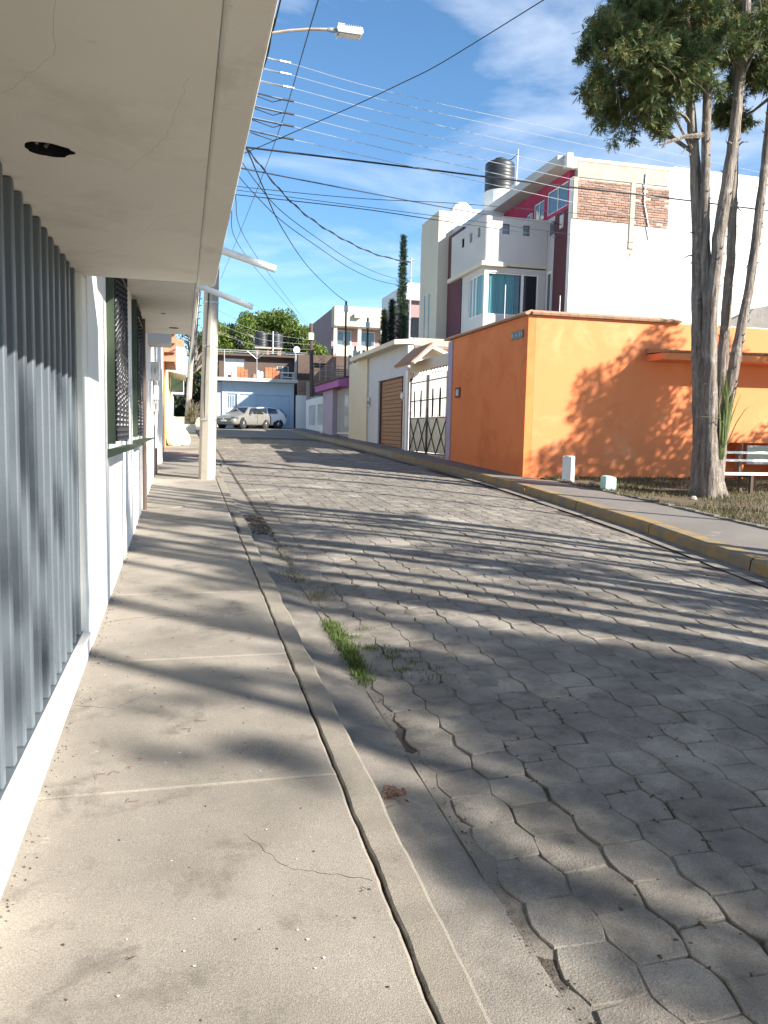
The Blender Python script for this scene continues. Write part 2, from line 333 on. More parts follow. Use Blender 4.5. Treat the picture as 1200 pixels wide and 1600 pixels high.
# footpath slabs: the joints are real gaps
walk = sheet('sidewalk', lambda y: -.62, lambda y: .66, lambda x, y: -.03, m_soil, y0=-6, y1=50)
nz = smooth_noise(5)
joints = [-6, -3.6, -1.9, -.2, 1.55, 3.29, 5.0, 6.72, 8.45, 10.2, 11.9, 13.65, 15.4, 17.2, 19.0, 21, 23, 25, 27, 29, 32, 35, 38, 41, 44, 47, 50]
for a, c in zip(joints, joints[1:]):
    b = MB(); yy = [a + .004, a + .014] + [a + .05 * k for k in range(1, int((c - a) / .05)) if a + .05 * k < c - .03] + [c - .014, c - .004]
    if c > 17: yy = [a + .006, (a + c) / 2, c - .006]
    rows = []
    for y in yy:
        e = .640 + .003 * nz(y * 9) + .006 * nz(y * 2.2)
        xsn = [-.57 if y > 5 else -.575, -.2, .2, e - .012, e]
        rows.append([(x, y + (.02 * nz(x * 2) if False else 0), zs(y) + (-.010 if i == 4 else (-.005 if y in (yy[0], yy[-1]) else 0))) for i, x in enumerate(xsn)])
    for r in rows: b.v += r
    W = 5; b.f = [(j * W + i, j * W + i + 1, (j + 1) * W + i + 1, (j + 1) * W + i) for j in range(len(rows) - 1) for i in range(4)]
    n0 = len(b.v)                 # skirts into the joints
    for r in (rows[0], rows[-1]):
        k = len(b.v); b.v += r + [(p[0], p[1], p[2] - .04) for p in r]; b.f += [(k + i, k + i + 1, k + W + i + 1, k + W + i) for i in range(4)]
    k = len(b.v); ed = [r[4] for r in rows]; b.v += ed + [(p[0], p[1], p[2] - .05) for p in ed]; n = len(ed)
    b.f += [(k + i, k + i + 1, k + n + i + 1, k + n + i) for i in range(n - 1)]
    b.build('sidewalk_slab', m_walk, walk)
# kerb stones beside the open crack
kerb = sheet('kerb', lambda y: .64, lambda y: .70, lambda x, y: -.045, m_soil, y0=-6, y1=30)
kj = [-6, -4, -2, -.4, 1.2, 2.9, 4.6, 6.3, 8.0, 9.7, 11.1, 12.4, 14.2, 16, 18, 20, 22, 24, 26, 28, 30]
nk = smooth_noise(11); nk2 = smooth_noise(23)
for a, c in zip(kj, kj[1:]):
    b = MB(); rows = []; stp = .05 if c < 16.5 else .4; n = int((c - a) / stp)
    for i in range(n + 1):
        y = a + (c - a) * i / n
        x0 = .651 + .004 * nk(y * 7) + .006 * nz(y * 2.2) + .002 * nk2(y * 23)
        x1 = .785 + .009 * nk2(y * 1.3) + .0035 * nk(y * 7)
        dip = 0
        if 9.4 < y < 12.6: dip = -.055 * min(1, (y - 9.4) / .8, (12.6 - y) / .8); x1 += .05 * min(1, (y - 9.4) / .8, (12.6 - y) / .8)
        z = zs(y) + .004 * nk(y * 5) + dip
        rows.append([(x0, y, z - .055), (x0, y, z - .006), (x0 + .008, y, z), (x1 - .016, y, z - .001), (x1 - .003, y, z - .009), (x1 + .003, y, z - .03), (x1 + .022, y, zs(y) + RD - .02)])
    for r in rows: b.v += r
    W = 7; b.f = [(j * W + i, j * W + i + 1, (j + 1) * W + i + 1, (j + 1) * W + i) for j in range(len(rows) - 1) for i in range(W - 1)]
    b.build('kerb_stone', m_kerb, kerb)
# opposite kerb (yellow) and footpath
def okerb(y): return kx(y)
walk2 = sheet('sidewalk', lambda y: kx(y) + .2, lambda y: 8.0 if y < 16.5 else 7.6, lambda x, y: RK, m_walk2, y0=-6, y1=52, st=.5, nx=2)
kerb2 = sheet('kerb', lambda y: kx(y) + .03, lambda y: kx(y) + .3, lambda x, y: RK - .05, m_soil, y0=-6, y1=52)
yk = [-6, -3, 0, 2.5, 5, 7.4, 9.9, 12.4, 14.9, 17.4, 19.9, 22.4, 25, 28, 31, 34, 38, 42, 46, 52]
for q, (a, c) in enumerate(zip(yk, yk[1:])):
    b = MB(); rows = []; n = int((c - a) / (.1 if c < 26 else .5)); nn = smooth_noise(40 + q)
    for i in range(n + 1):
        y = a + .01 + (c - a - .02) * i / n; x = kx(y); z = zs(y) + RK
        rows.append([(x - .005, y, zs(y) + RD - .02), (x + .01 + .004 * nn(y * 3), y, z - .03), (x + .03, y, z - .008), (x + .05, y, z + .006), (x + .25, y, z + .006), (x + .26, y, z - .03)])
    for r in rows: b.v += r
    W = 6; b.f = [(j * W + i, j * W + i + 1, (j + 1) * W + i + 1, (j + 1) * W + i) for j in range(len(rows) - 1) for i in range(W - 1)]
    b.build('kerb_stone', m_yel if c < 26 else m_kerb, kerb2, label='kerb stone with worn yellow paint' if c < 26 else None)
verge = sheet('verge', lambda y: 7.95 if y > 13 else 7.95 - .04 * (13 - y), lambda y: 20, lambda x, y: RK - .02 + .02 * math.sin(x * 2.1) * math.sin(y * 1.7) + (.02 if x > 8 else 0), m_earth, y0=-8, y1=16.9, st=.5, nx=24)
edge = MB(); ne = smooth_noise(77)
for y in [8 + .25 * i for i in range(33)]:
    x = 7.96 if y > 13 else 7.96 - .04 * (13 - y); h = .03 + .02 * ne(y * 2)
    edge.box(x - .05 + .01 * ne(y * 5), x + .06 + .015 * ne(y * 3), y, y + .24, zs(y) - .02, zs(y) + RK + max(.012, h))
edge.build('verge_edging', m_walk2, kind='structure')

# pavers: hexagons in columns along the street
PA, PP, PB = .250, .222, .128              # across flats along the street, side
rnd = random.Random(3)
def paver_pts(r, jit=.0045):
    out = []; q_ = PP - PB; hexa = [(PB, 0), (q_, PA / 2), (-q_, PA / 2), (-PB, 0), (-q_, -PA / 2), (q_, -PA / 2)]
    for i in range(6):
        p, q = hexa[i], hexa[(i + 1) % 6]
        out.append((p[0] * (.945 if i in (0, 3) else .955) + r.uniform(-jit, jit), p[1] * .968 + r.uniform(-jit, jit)))
        out.append(((p[0] + q[0]) / 2 * .985 + r.uniform(-jit, jit), (p[1] + q[1]) / 2 * (.975 if i in (1, 4) else .99) + r.uniform(-jit, jit)))
    return out
def paver_geo(r):
    o = paver_pts(r); n = 12
    top = [(x * .965, y * .97, r.uniform(-.0008, .0006)) for x, y in o]; mid = [(x, y, -.004) for x, y in o]; low = [(x * 1.02, y * 1.02, -.022) for x, y in o]
    vs = [(0, 0, .0004)] + top + mid + low
    fs = [(0, 1 + i, 1 + (i + 1) % n) for i in range(n)] + [(1 + i, 1 + n + i, 1 + n + (i + 1) % n, 1 + (i + 1) % n) for i in range(n)] + [(1 + n + i, 1 + 2 * n + i, 1 + 2 * n + (i + 1) % n, 1 + n + (i + 1) % n) for i in range(n)]
    return vs, fs
pav_me = []
for k in range(14):
    vs, fs = paver_geo(rnd); me = bpy.data.meshes.new('paver'); me.from_pydata(vs, [], fs); me.materials.append(m_pav); pav_me.append(me)
cells = []
for c in range(26):
    x = 1.225 + c * PP
    for r_ in range(140):
        y = .55 + r_ * PA + (PA / 2 if c % 2 else 0)
        if x + PB > kx(y) - .27 or y > 37.5: continue
        x2 = x + rnd.uniform(-.006, .006); y2 = y + rnd.uniform(-.006, .006)
        cells.append((x2, y2))
def inframe(x, y):               # ground the photograph takes in
    return y > 1.55 and x < .80 * y + .15
cells.sort(key=lambda p: (not inframe(*p), p[0] ** 2 + p[1] ** 2))
far = MB(); road_o = origin(road)
for i, (x, y) in enumerate(cells):
    z = zs(y) + RD + crown(x, y) + rnd.uniform(-.003, .003); tx, ty = rnd.uniform(-.007, .007) + .0352, rnd.uniform(-.009, .009)
    slope = (crown(x + .05, y) - crown(x - .05, y)) / .1
    rot = Euler((tx, ty - slope, rnd.uniform(-.05, .05)))
    if i < 300:
        o = bpy.data.objects.new('paver', pav_me[i % 14]); COL.objects.link(o); o.parent = road; o.location = (x, y, z); o.rotation_euler = rot
    elif y > .3:
        mtx = rot.to_matrix(); vs, fs = paver_geo(rnd); far.add([Vector((x, y, z)) + mtx @ Vector(v) for v in vs], fs)
far.build('paver', m_pav, road, kind='stuff')
fill = MB(); nxf, nyf, dx_ = 128, 300, .034     # dust and old mortar lying unevenly in the joints
for j in range(nyf):
    for i in range(nxf):
        x, y = 1.06 + i * dx_, 1.3 + j * dx_
        h = mnoise.fractal(Vector((x * 2.1, y * 1.5, 3.1)), .7, 2.1, 4) * .0105 + mnoise.noise(Vector((x * 17, y * 17, 1))) * .0022
        h += .006 * max(0, 1 - (x - 1.06) / .45)
        fill.v.append((x, y, zs(y) + RD + crown(x, y) - .0112 + min(h, .0118)))
fill.f = [(j * nxf + i, j * nxf + i + 1, (j + 1) * nxf + i + 1, (j + 1) * nxf + i) for j in range(nyf - 1) for i in range(nxf - 1)]
fill.build('joint_dust', mat('joint dust', (.235, .212, .178), (.165, .148, .124), 4, bump=1, bscale=170, speck=.36, sscale=150, dist=.006, coord='Position', stain=((.07, .058, .045), 3.2, .56, .70)), kind='stuff', smooth=True)
rsm = random.Random(71)
for q in range(7):              # splashes of old mortar on the paving
    x0, y0 = rsm.choice([(1.5, 3.6), (1.4, 4.3), (1.9, 3.0), (2.1, 4.6), (1.6, 6.9), (2.2, 6.2), (1.5, 8.4), (2.6, 7.6), (1.8, 9.6), (1.35, 2.9)]); x0 += rsm.gauss(0, .22); y0 += rsm.gauss(0, .35); rr_ = rsm.uniform(.05, .17); nn_ = smooth_noise(200 + q); b = MB(); m_ = 22
    b.v = [(x0, y0, zs(y0) + RD + crown(x0, y0) + .006)] + [(x0 + f * rr_ * (1 + .35 * nn_(j * .57)) * math.cos(j * 6.283 / m_), y0 + f * rr_ * 1.7 * (1 + .35 * nn_(j * .57)) * math.sin(j * 6.283 / m_), zs(y0 + f * rr_ * 1.7 * math.sin(j * 6.283 / m_)) + RD + crown(x0, y0) + h_) for f, h_ in ((.75, .005), (1.0, -.008)) for j in range(m_)]
    b.f = [(0, 1 + j, 1 + (j + 1) % m_) for j in range(m_)] + [(1 + j, 1 + m_ + j, 1 + m_ + (j + 1) % m_, 1 + (j + 1) % m_) for j in range(m_)]
    b.build('cement_smear', m_gut, kind='structure', smooth=True)
# cement patch across the street where the paving changes
strip = MB(); ns = smooth_noise(9)
for i in range(24):
    x = .95 + i * .235
    for j in range(5): strip.v.append((x, 20.6 + j * .28 + .1 * ns(x * 3 + (9 if j in (0, 4) else 0)) + (x - 1) * -.03, zs(20.6 + j * .28) + RD + crown(x, 20) + (.045 * math.sin(math.pi * j / 4) - .004)))
strip.f = [(i * 5 + j, i * 5 + j + 1, (i + 1) * 5 + j + 1, (i + 1) * 5 + j) for i in range(23) for j in range(4)]
strip.build('road_hump', m_gut, kind='structure', smooth=True)
drain = MB(); rd = random.Random(8)
for i in range(170):             # loose pebbly fill beside the dropped kerb
    x, y = .86 + rd.random() * .26, 10.2 + rd.random() * 1.7; r0 = rd.uniform(.012, .032); z = zs(y) + RD + .012
    drain.lathe((x, y, z), [(r0 * .6, -r0 * .4), (r0, 0), (r0 * .6, r0 * .45)], 6)
drain.build('gravel', m_soil, kind='stuff')
def blades(b, n, fx, h0, h1, wd, seed, lean=.5):
    r = random.Random(seed)
    for _ in range(n):
        x, y, z = fx(r); h = r.uniform(h0, h1); a = r.uniform(0, 6.28); l = h * r.uniform(.1, lean); ww = wd * r.uniform(.6, 1.2); a2 = a + 1.57 + r.uniform(-.4, .4)
        dx, dy = math.cos(a2) * ww / 2, math.sin(a2) * ww / 2; mx_, my = x + math.cos(a) * l * .4, y + math.sin(a) * l * .4
        b.add([(x - dx, y - dy, z), (x + dx, y + dy, z), (mx_ + dx * .8, my + dy * .8, z + h * .6), (mx_ - dx * .8, my - dy * .8, z + h * .6), (x + math.cos(a) * l, y + math.sin(a) * l, z + h)],
              [(0, 1, 2, 3), (3, 2, 4)])
    return b
def weed_at(pts, sx=.03, sy=.05):
    def f(r):
        p = r.choice(pts); x, y = p[0] + r.gauss(0, sx), p[1] + r.gauss(0, sy); return x, y, zs(y) + RD + crown(x, y) - .01
    return f
line = [(1.09 + .018 * math.sin(3 * t), 4.72 + 1.25 * t + .0) for t in [i / 14 for i in range(15)]]
g = blades(MB(), 2300, weed_at(line, .034, .07), .012, .055, .006, 1, .9)
blades(g, 700, weed_at([(1.25, 5.32), (1.35, 5.08), (1.32, 5.32), (1.42, 5.2), (1.2, 5.6), (1.3, 5.75), (1.48, 4.95), (1.38, 4.82)], .05, .03), .01, .045, .005, 2)
g.build('weeds', m_weed, kind='stuff')
g2 = blades(MB(), 900, weed_at([(1.0, 7.6), (1.05, 7.75), (1.15, 6.9), (1.2, 6.85), (1.05, 8.6), (1.5, 4.7), (1.1, 9.2)], .09, .12), .01, .05, .006, 6)
g2.build('weeds', m_grass, kind='stuff')
def vz(x, y): return zs(y) + RK + .0
def verge_pt(r):
    while True:
        y = 8.2 + r.random() ** .7 * 8.6; x = 8.0 + r.random() ** 1.3 * 6.2
        if math.sin(x * 2.3 + 1) * math.sin(y * 1.9) + r.random() * 1.3 > .62: return x, y, vz(x, y)
blades(MB(), 17000, verge_pt, .02, .085, .012, 12, .9).build('grass', m_grass, kind='stuff')
blades(MB(), 1500, lambda r: (lambda y: (7.95 + r.gauss(0, .05), y, vz(8, y)))(9 + r.random() * 7.5), .02, .09, .010, 15, .9).build('grass', m_grass, kind='stuff')
lt = MB(); rl = random.Random(31)
for _ in range(50):              # a clump of dead leaves by the kerb
    x, y = .88 + rl.gauss(0, .03), 3.2 + rl.gauss(0, .035); z = zs(y) + RD + .022 + rl.random() * .012; a = rl.uniform(0, 6.28); l = rl.uniform(.012, .03)
    lt.add([(x, y, z), (x + math.cos(a) * l + .006, y + math.sin(a) * l, z + .006), (x + math.cos(a) * l * 2, y + math.sin(a) * l * 2, z + rl.uniform(0, .015)), (x + math.cos(a) * l - .006, y + math.sin(a) * l, z + .004)], [(0, 1, 2, 3)])
lt.build('leaf_litter', m_dead, kind='stuff')
dirt = MB()
for _ in range(2200):             # crumbs of soil and moss in the open joints close by
    i = rl.randrange(0, 60); x, y = cells[i]; a = rl.choice([0, 1, 2, 3, 4, 5]) * 1.0472 + .52; rr = rl.uniform(.104, .126)
    x += math.cos(a) * rr; y += math.sin(a) * rr; s_ = rl.uniform(.002, .009)
    if math.sin(x * 7) * math.sin(y * 5) < .15: continue
    dirt.lathe((x, y, zs(y) + RD + crown(x, y) - .008), [(s_ * .7, 0), (s_, s_ * .6), (s_ * .5, s_ * 1.2)], 5)
dirt.build('soil_crumbs', mat('crumbs', (.09, .065, .045), (.05, .04, .03), 20, coord='Position'), kind='stuff')
lit = MB(); sp = random.Random(51)
for _ in range(70):              # flakes and twigs on the footpath
    x, y = sp.uniform(-.5, .6), 1.9 + sp.random() ** 1.5 * 9; z = zs(y) + .004; a = sp.uniform(0, 6.28); l = sp.uniform(.004, .011)
    lit.add([(x, y, z), (x + math.cos(a) * l, y + math.sin(a) * l, z + .001), (x + math.cos(a + 1) * l, y + math.sin(a + 1) * l, z)], [(0, 1, 2)])
lit.build('paint_flakes', m_white, kind='stuff')
gr = MB(); rg_ = random.Random(77)
for _ in range(900):             # grit gathered along the wall foot, the crack and the gutter edge
    y = 1.6 + rg_.random() ** 1.4 * 11; c_ = rg_.choice([0, 0, 1, 2, 2, 3]); x = [-.553 + abs(rg_.gauss(0, .03)), .645 + rg_.gauss(0, .006), 1.085 + rg_.gauss(0, .03), rg_.uniform(-.5, .6)][c_]
    z = zs(y) + [.001, -.016, RD + .0, .001][c_]; r0 = rg_.uniform(.0015, .0048)
    gr.lathe((x, y, z), [(r0 * .7, -r0 * .3), (r0, r0 * .3), (r0 * .4, r0)], 5)
gr.build('grit', m_soil, kind='stuff')
def crack(p, lab):
    nn = smooth_noise(int(p[0][1] * 31)); pts = []
    for (a, c) in zip(p, p[1:]):
        for k in range(14):
            t = k / 14; x = a[0] + (c[0] - a[0]) * t; y = a[1] + (c[1] - a[1]) * t; pts.append((x + .012 * nn(t * 9 + y * 7), y + .012 * nn(t * 11 + x * 9), zs(y) - .0004))
    MB().tube(pts, [.0012 + .0010 * abs(nn(i)) for i in range(len(pts))], 4).build('crack', m_iron, walk)
crack([(-.55, 5.9), (-.2, 6.05), (.1, 5.95), (.62, 6.2)], ''); crack([(-.56, 8.9), (0, 9.1), (.3, 9.0)], ''); crack([(.62, 2.5), (.35, 2.62), (.2, 2.9)], ''); crack([(-.55, 4.3), (-.35, 4.22), (-.2, 4.4)], ''); crack([(.1, 11), (.25, 11.8), (.6, 12.1)], '')
mh = MB(); mh.lathe((-.28, 12.3, zs(12.3)), [(.30, -.02), (.30, .006), (.27, .010), (.05, .012)], 24); tag(mh.build('manhole_cover', m_kerb), 'round cement inspection cover set in the near footpath by the wall', 'manhole cover')
tw = MB()
for _ in range(26):
    x, y = sp.uniform(-.45, .6), 2.2 + sp.random() * 6; a = sp.uniform(0, 6.28); l = sp.uniform(.015, .04); z = zs(y) + .005
    tw.tube([(x, y, z), (x + math.cos(a) * l, y + math.sin(a) * l, z + .003), (x + math.cos(a + .9) * l * 1.5, y + math.sin(a + .9) * l * 1.5, z + .001)], .0012, 4)
tw.build('twig_litter', m_dead, kind='stuff')

# ------------------------------------------------------------------ near side of the street: houses
def bx(name, m, par, x0, x1, y0, y1, z0, z1, bevel=0, label=None): return MB().box(x0, x1, y0, y1, z0, z1).build(name, m, par, bevel=bevel, label=label)
h1 = thing('house', 'white house with a deep plain eave and a screen of blue grey square bars', 'house', (-.57, 3, .1))
b = MB(); b.box(-.73, -.57, -5, 5.13, -.4, .315); b.box(-.70, -.575, 5.13, 5.31, -.4, 2.5); b.box(-6, -2.6, -5, 5.25, -.4, 2.5); b.box(-2.6, -.73, 5.0, 5.13, -.4, 2.5)
b.box(-.70, -.578, -5, -1.0, .315, 2.5)
b.build('wall', m_white, h1, bevel=.012)
bx('sill', m_white, h1, -.735, -.555, -5, 5.128, .315, .335, bevel=.006)
bx('porch_floor', m_gut, h1, -2.6, -.735, -5, 5.0, -.3, .2)
grl = MB().box(-.635, -.60, -1.0, 5.12, .337, .341).build('bar_screen', m_bars, h1)
for k in range(30):
    y = 5.03 - k * .193
    if y < -.9: break
    jb = random.Random(k).uniform(-.003, .003); MB().box(-.655 + jb, -.605 + jb, y - .025, y + .025, .342, 2.498).build('bar', m_bars, grl, bevel=.006)
# eave slab with an open lamp hole in its underside
b = MB(); cx_, cy_, hr = -.425, 2.93, .075; n = 24; hb = .20
xs_ = [-3, cx_ - hb, cx_ + hb, .085]; ys_ = [-5, cy_ - hb, cy_ + hb, 5.25]
for i in range(3):
    for j in range(3):
        if i == 1 and j == 1: continue
        b.add([(xs_[i], ys_[j], 2.5), (xs_[i+1], ys_[j], 2.5), (xs_[i+1], ys_[j+1], 2.5), (xs_[i], ys_[j+1], 2.5)], [(0, 3, 2, 1)])
rh = random.Random(2); ring = []; sq = []; hole_b = MB()
for k in range(n):
    a = 2 * math.pi * k / n; r_ = hr * (1 + rh.uniform(-.10, .10)); ring.append((cx_ + r_ * math.cos(a), cy_ + r_ * .95 * math.sin(a)))
    mxx = max(abs(math.cos(a)), abs(math.sin(a))); sq.append((cx_ + hb * math.cos(a) / mxx, cy_ + hb * math.sin(a) / mxx))
b.add([(*p, 2.5) for p in sq] + [(*p, 2.5) for p in ring] + [(*p, 2.5605) for p in ring], [(k, (k + 1) % n, n + (k + 1) % n, n + k) for k in range(n)]); hole_b.add([(*p, 2.5005) for p in ring] + [(*p, 2.562) for p in ring], [(k, (k + 1) % n, n + (k + 1) % n, n + k) for k in range(n)] + [tuple(range(n, 2 * n))])
b.box(-3, .085, -5, 5.25, 2.57, 2.86); b.add([(-3, 5.25, 2.5), (.085, 5.25, 2.5), (.085, 5.25, 2.57), (-3, 5.25, 2.57)], [(0, 1, 2, 3)])
b.build('eave_slab', m_soff, h1)
hole_b.build('lamp_hole_shade', m_iron, h1)  # hole lined in black, its inner shade put into the colour
for k in range(5):
    hl = MB()
    a = rh.uniform(0, 6.28); hl.tube([(cx_ + .05 * math.cos(a), cy_ + .05 * math.sin(a), 2.56), (cx_ + .04 * math.cos(a + .5), cy_ + .04 * math.sin(a + .5), 2.52)], .006, 5); hl.build('lamp_wire', m_twig, h1)

for pts in ([(-.5, 4.6), (-.25, 4.3), (-.1, 3.7), (.05, 3.55)], [(-.55, 2.6), (-.3, 2.2), (-.22, 1.6)], [(-.2, 3.1), (-.05, 2.7), (.02, 2.2)]):
    c_ = []; nn = smooth_noise(int(pts[0][1] * 10))
    for (a, c) in zip(pts, pts[1:]):
        for k in range(12): t = k / 12; c_.append((a[0] + (c[0] - a[0]) * t + .01 * nn(k + a[1] * 3), a[1] + (c[1] - a[1]) * t + .01 * nn(k * 1.7), 2.5002))
    MB().tube(c_, .0006, 4).build('crack', m_mort, h1)
MB().prism([(.085, 2.505), (.097, 2.488), (.19, 2.482), (.197, 2.49), (.197, 2.86), (.085, 2.86)], 'y', -5, 5.252).build('eave_lip', m_lip, h1, bevel=.006)
bx('upper_wall', m_white, h1, -6, -.4, -5, 5.2, 2.86, 5.6)

h2 = thing('house', 'white house with two twisted iron window grilles on green frames', 'house', (-.57, 9.5, .3))
W1 = (6.62, 8.02, 1.48, 2.98); W2 = (9.82, 10.86, 1.50, 2.98)
b = MB().wall('x', -.57, 5.335, 13.55, -.2, 3.1, [W1, W2], .16, -1); b.build('wall', m_white, h2)
bx('inner_wall', m_cream, h2, -4, -3, 5.3, 13.5, 0, 3.1)
MB().box(-5, .13, 5.262, 13.62, 3.1, 3.30).build('eave_slab', m_soff, h2, bevel=.008)
bx('eave_fascia', m_white, h2, .132, .15, 5.262, 13.62, 3.09, 3.34)
bx('upper_wall', m_white, h2, -5, -.45, 5.3, 13.5, 3.30, 5.2)
for (hx, hy) in ((-.13, 12.75), (-.25, 11.2)):
    MB().lathe((hx, hy, 0), [(.075 if hy > 12 else .03, 3.094), (.07 if hy > 12 else .03, 3.0995)], 12).build('lamp_hole_shade', m_darkb, h2)  # flat dark brown disc stands for the shaded inside of a hole
b = MB(); nd = smooth_noise(3)
for (ya, yb) in ((5.62, 5.66),):
    pass
for (u0, u1, z0, z1) in (W1, W2):
    win = MB(); win.box(-.64, -.60, u0, u1, z0, z0 + .05); win.box(-.64, -.60, u0, u1, z1 - .05, z1)
    for yy in (u0, (u0 + u1) / 2 - .02, u1 - .05): win.box(-.64, -.60, yy, yy + .05, z0 + .05, z1 - .05)
    wf = win.build('window_frame', m_green, h2)
    MB().box(-.625, -.615, u0 + .05, u1 - .05, z0 + .05, z1 - .05).build('pane', m_gdark, wf)
    box_ = MB(); xo = -.512                                      # steel box frame of the grille: side cheek, head, sill
    box_.box(-.57, xo, u0 - .03, u0, z0 - .02, z1 + .07); box_.box(-.57, xo, u1, u1 + .03, z0 - .02, z1 + .07)
    box_.box(-.57, xo, u0, u1, z1 + .04, z1 + .07)
    gf = box_.build('grille_frame', m_green, h2)
    sl = MB().prism([(-.57, z0 - .06), (-.37, z0 - .035), (-.37, z0 - .055), (-.57, z0 - .13)], 'y', u0 - .06, u1 + .08).build('window_sill', m_green, h2)
    nb = int((u1 - u0) / .078)
    for k in range(nb + 1):
        y = u0 + .03 + (u1 - u0 - .06) * k / nb
        ph_ = .9 * (k * 37 % 11); pts = [(xo + .005, y, z0)] * 0 + [(xo + .005, y, z0 + (z1 - z0) * i / 72) for i in range(73)]
        MB().tube(pts, .0105, 4, twist=.72 + .02 * (k % 5)).build('bar', m_iron, gf)
    for zz in (z0 + .1, z0 + .72, z1 - .12):
        MB().box(xo - .004, xo + .014, u0, u1, zz - .012, zz + .012).build('rail', m_iron, gf)
    for k in range(3):                                           # scroll ornaments
        yc = u0 + (u1 - u0) * (k + .5) / 3
        for zc, sg in ((z0 + .42, 1), (z0 + 1.05, -1)):
            pts = []
            for i in range(22):
                a = i * .42; rr = .055 * (1 - i / 26); pts.append((xo + .012, yc + sg * rr * math.cos(a), zc + rr * math.sin(a) * 1.5))
            MB().tube(pts, .005, 4).build('scroll', m_iron, gf)
    for zz in (z0 + .68, z0 + .62):
        MB().tube([(-.57, u0 + .01, zz), (-.51, u0 + .02, zz + .05), (-.475, u0 + .06, zz + .10)], .008, 5).build('bracket', m_iron, gf)
for i, (y, z0, z1, lab) in enumerate(((7.1, 3.20, 3.115, 'white drain pipe sticking out of the eave, the higher of the two seen'), (9.0, 3.18, 3.06, 'white drain pipe sticking out of the eave, the lower of the two seen'))):
    z0 -= .14; z1 -= .14
    p = MB().tube([(.05, y, z0 + .115), (.78 if i == 0 else .745, y, z1 - .0)], .032, 14); p.build('drain_pipe', m_pvc, h2, smooth=False, label=lab)
MB().tube([(-.535, 11.9, .35), (-.535, 11.9, 3.1)], .028, 8).build('downpipe', m_darkb, h2)
b = MB()
for y, z0 in ((8.3, .4), (9.0, .5)): MB().tube([(-.566, y, z0), (-.566, y + .01, 1.3)], .006, 5).build('cable_run', m_white, h2)


h3 = thing('house', 'white house with meter boxes on its wall and a rose shaded upper overhang', 'house', (-.57, 19, .6))
MB().wall('x', -.57, 13.6, 24.4, .2, 4.6, [(16.6, 17.5, .3, 2.75), (19.2, 20.2, .6, 1.9)], .14, -1).build('wall', m_white, h3)
bx('overhang', m_grey, h3, -3, -.19, 14.2, 14.9, 3.0, 4.3); bx('inner_wall', m_cream, h3, -3, -2, 13.7, 24, .3, 4.4)
MB().box(-.69, -.65, 16.6, 17.5, .3, 2.75).build('door', m_darkb, h3); bx('door_panel', m_lilac, h3, -.69, -.65, 19.2, 20.2, .62, 1.9)
MB().box(-.58, -.53, 17.52, 17.9, .4, 1.15).build('wall_base', m_tile, h3)
bx('pilaster', m_white, h3, -.60, -.50, 20.3, 20.9, .4, 3.0)
for k, (y, z, dx, dz, m) in enumerate(((15.6, 2.62, .16, .34, m_galv), (16.1, 2.25, .12, .26, m_grey), (15.9, 1.98, .12, .2, m_galv))):
    t_ = thing('meter_box', ['large grey meter box highest on the white wall beyond the grilles', 'pale meter box below the large one on the white wall', 'small steel meter box lowest on the white wall beyond the grilles'][k], 'meter box', (-.5, y, z), 'meter boxes')
    MB().box(-.57, -.57 + dx, y - .14, y + .14, z - dz / 2, z + dz / 2).build('casing', m, t_, bevel=.01)
    MB().box(-.50, -.49, y - .145, y - .141, z - .05, z + .05).build('dial', m_gdark, t_)
    MB().tube([(-.53, y, z - dz / 2), (-.53, y, z - dz / 2 - .25)], .015, 6).build('conduit', m_galv, t_)
h4 = thing('house', 'orange trimmed house whose balcony has horizontal slats', 'house', (-.57, 28, .9))
MB().wall('x', -.56, 24.5, 31.5, .4, 5.4, [(26, 27, .8, 3)], .2, -1).build('wall', m_yellow, h4)
MB().box(-.558, -.545, 24.5, 26, .9, 4.9).build('painted_band', m_oranl, h4)
MB().box(-2, -.19, 25.0, 28.0, 4.9, 5.2).build('balcony_slab', m_white, h4)
for k in range(5): MB().box(-.56, -.20, 25.0, 25.06, 3.55 + k * .27, 3.70 + k * .27).build('slat', m_tile, h4)
bx('balcony_back', m_wood, h4, -.56, -.22, 25.1, 28, 3.5, 4.85)
h5 = thing('house', 'pale yellow house with a clay tiled parapet and cream jetty', 'house', (-.57, 37, 1.2))
MB().wall('x', -.55, 31.6, 43, .8, 4.6, [(35, 36.2, 1.0, 3.1), (39, 40, 1.9, 3.0)], .2, -1).build('wall', m_yellow, h5)
MB().prism([(-.55, 3.75), (.13, 3.62), (.13, 4.6), (.05, 4.66), (-.55, 4.72)], 'y', 32.2, 36.5).build('jetty', m_cream, h5)
MB().prism([(-.55, 4.73), (.05, 4.67), (.06, 4.92), (-.2, 5.05), (-.55, 4.85)], 'y', 32.4, 36.0).build('parapet', m_tile, h5)
MB().box(-.55, .02, 37.5, 40.5, 3.3, 3.9).build('canopy', m_green, h5); bx('door', m_darkb, h5, -.70, -.66, 35, 36.2, 1.0, 3.1)
h6 = thing('house', 'small white house with a blue grey box canopy, last before the dark hedge', 'house', (-.57, 47, 1.4))
MB().wall('x', -.54, 43.1, 50, 1.0, 4.2, [(45, 46, 1.3, 3.2)], .2, -1).build('wall', m_white, h6)
MB().box(-.54, .06, 44.2, 47, 3.35, 4.1).build('canopy', m_bluegrey, h6); bx('roof_slab', m_grey, h6, -4, -.3, 43.1, 50, 4.2, 4.4); bx('door', m_darkb, h6, -.70, -.66, 45, 46, 1.3, 3.2)

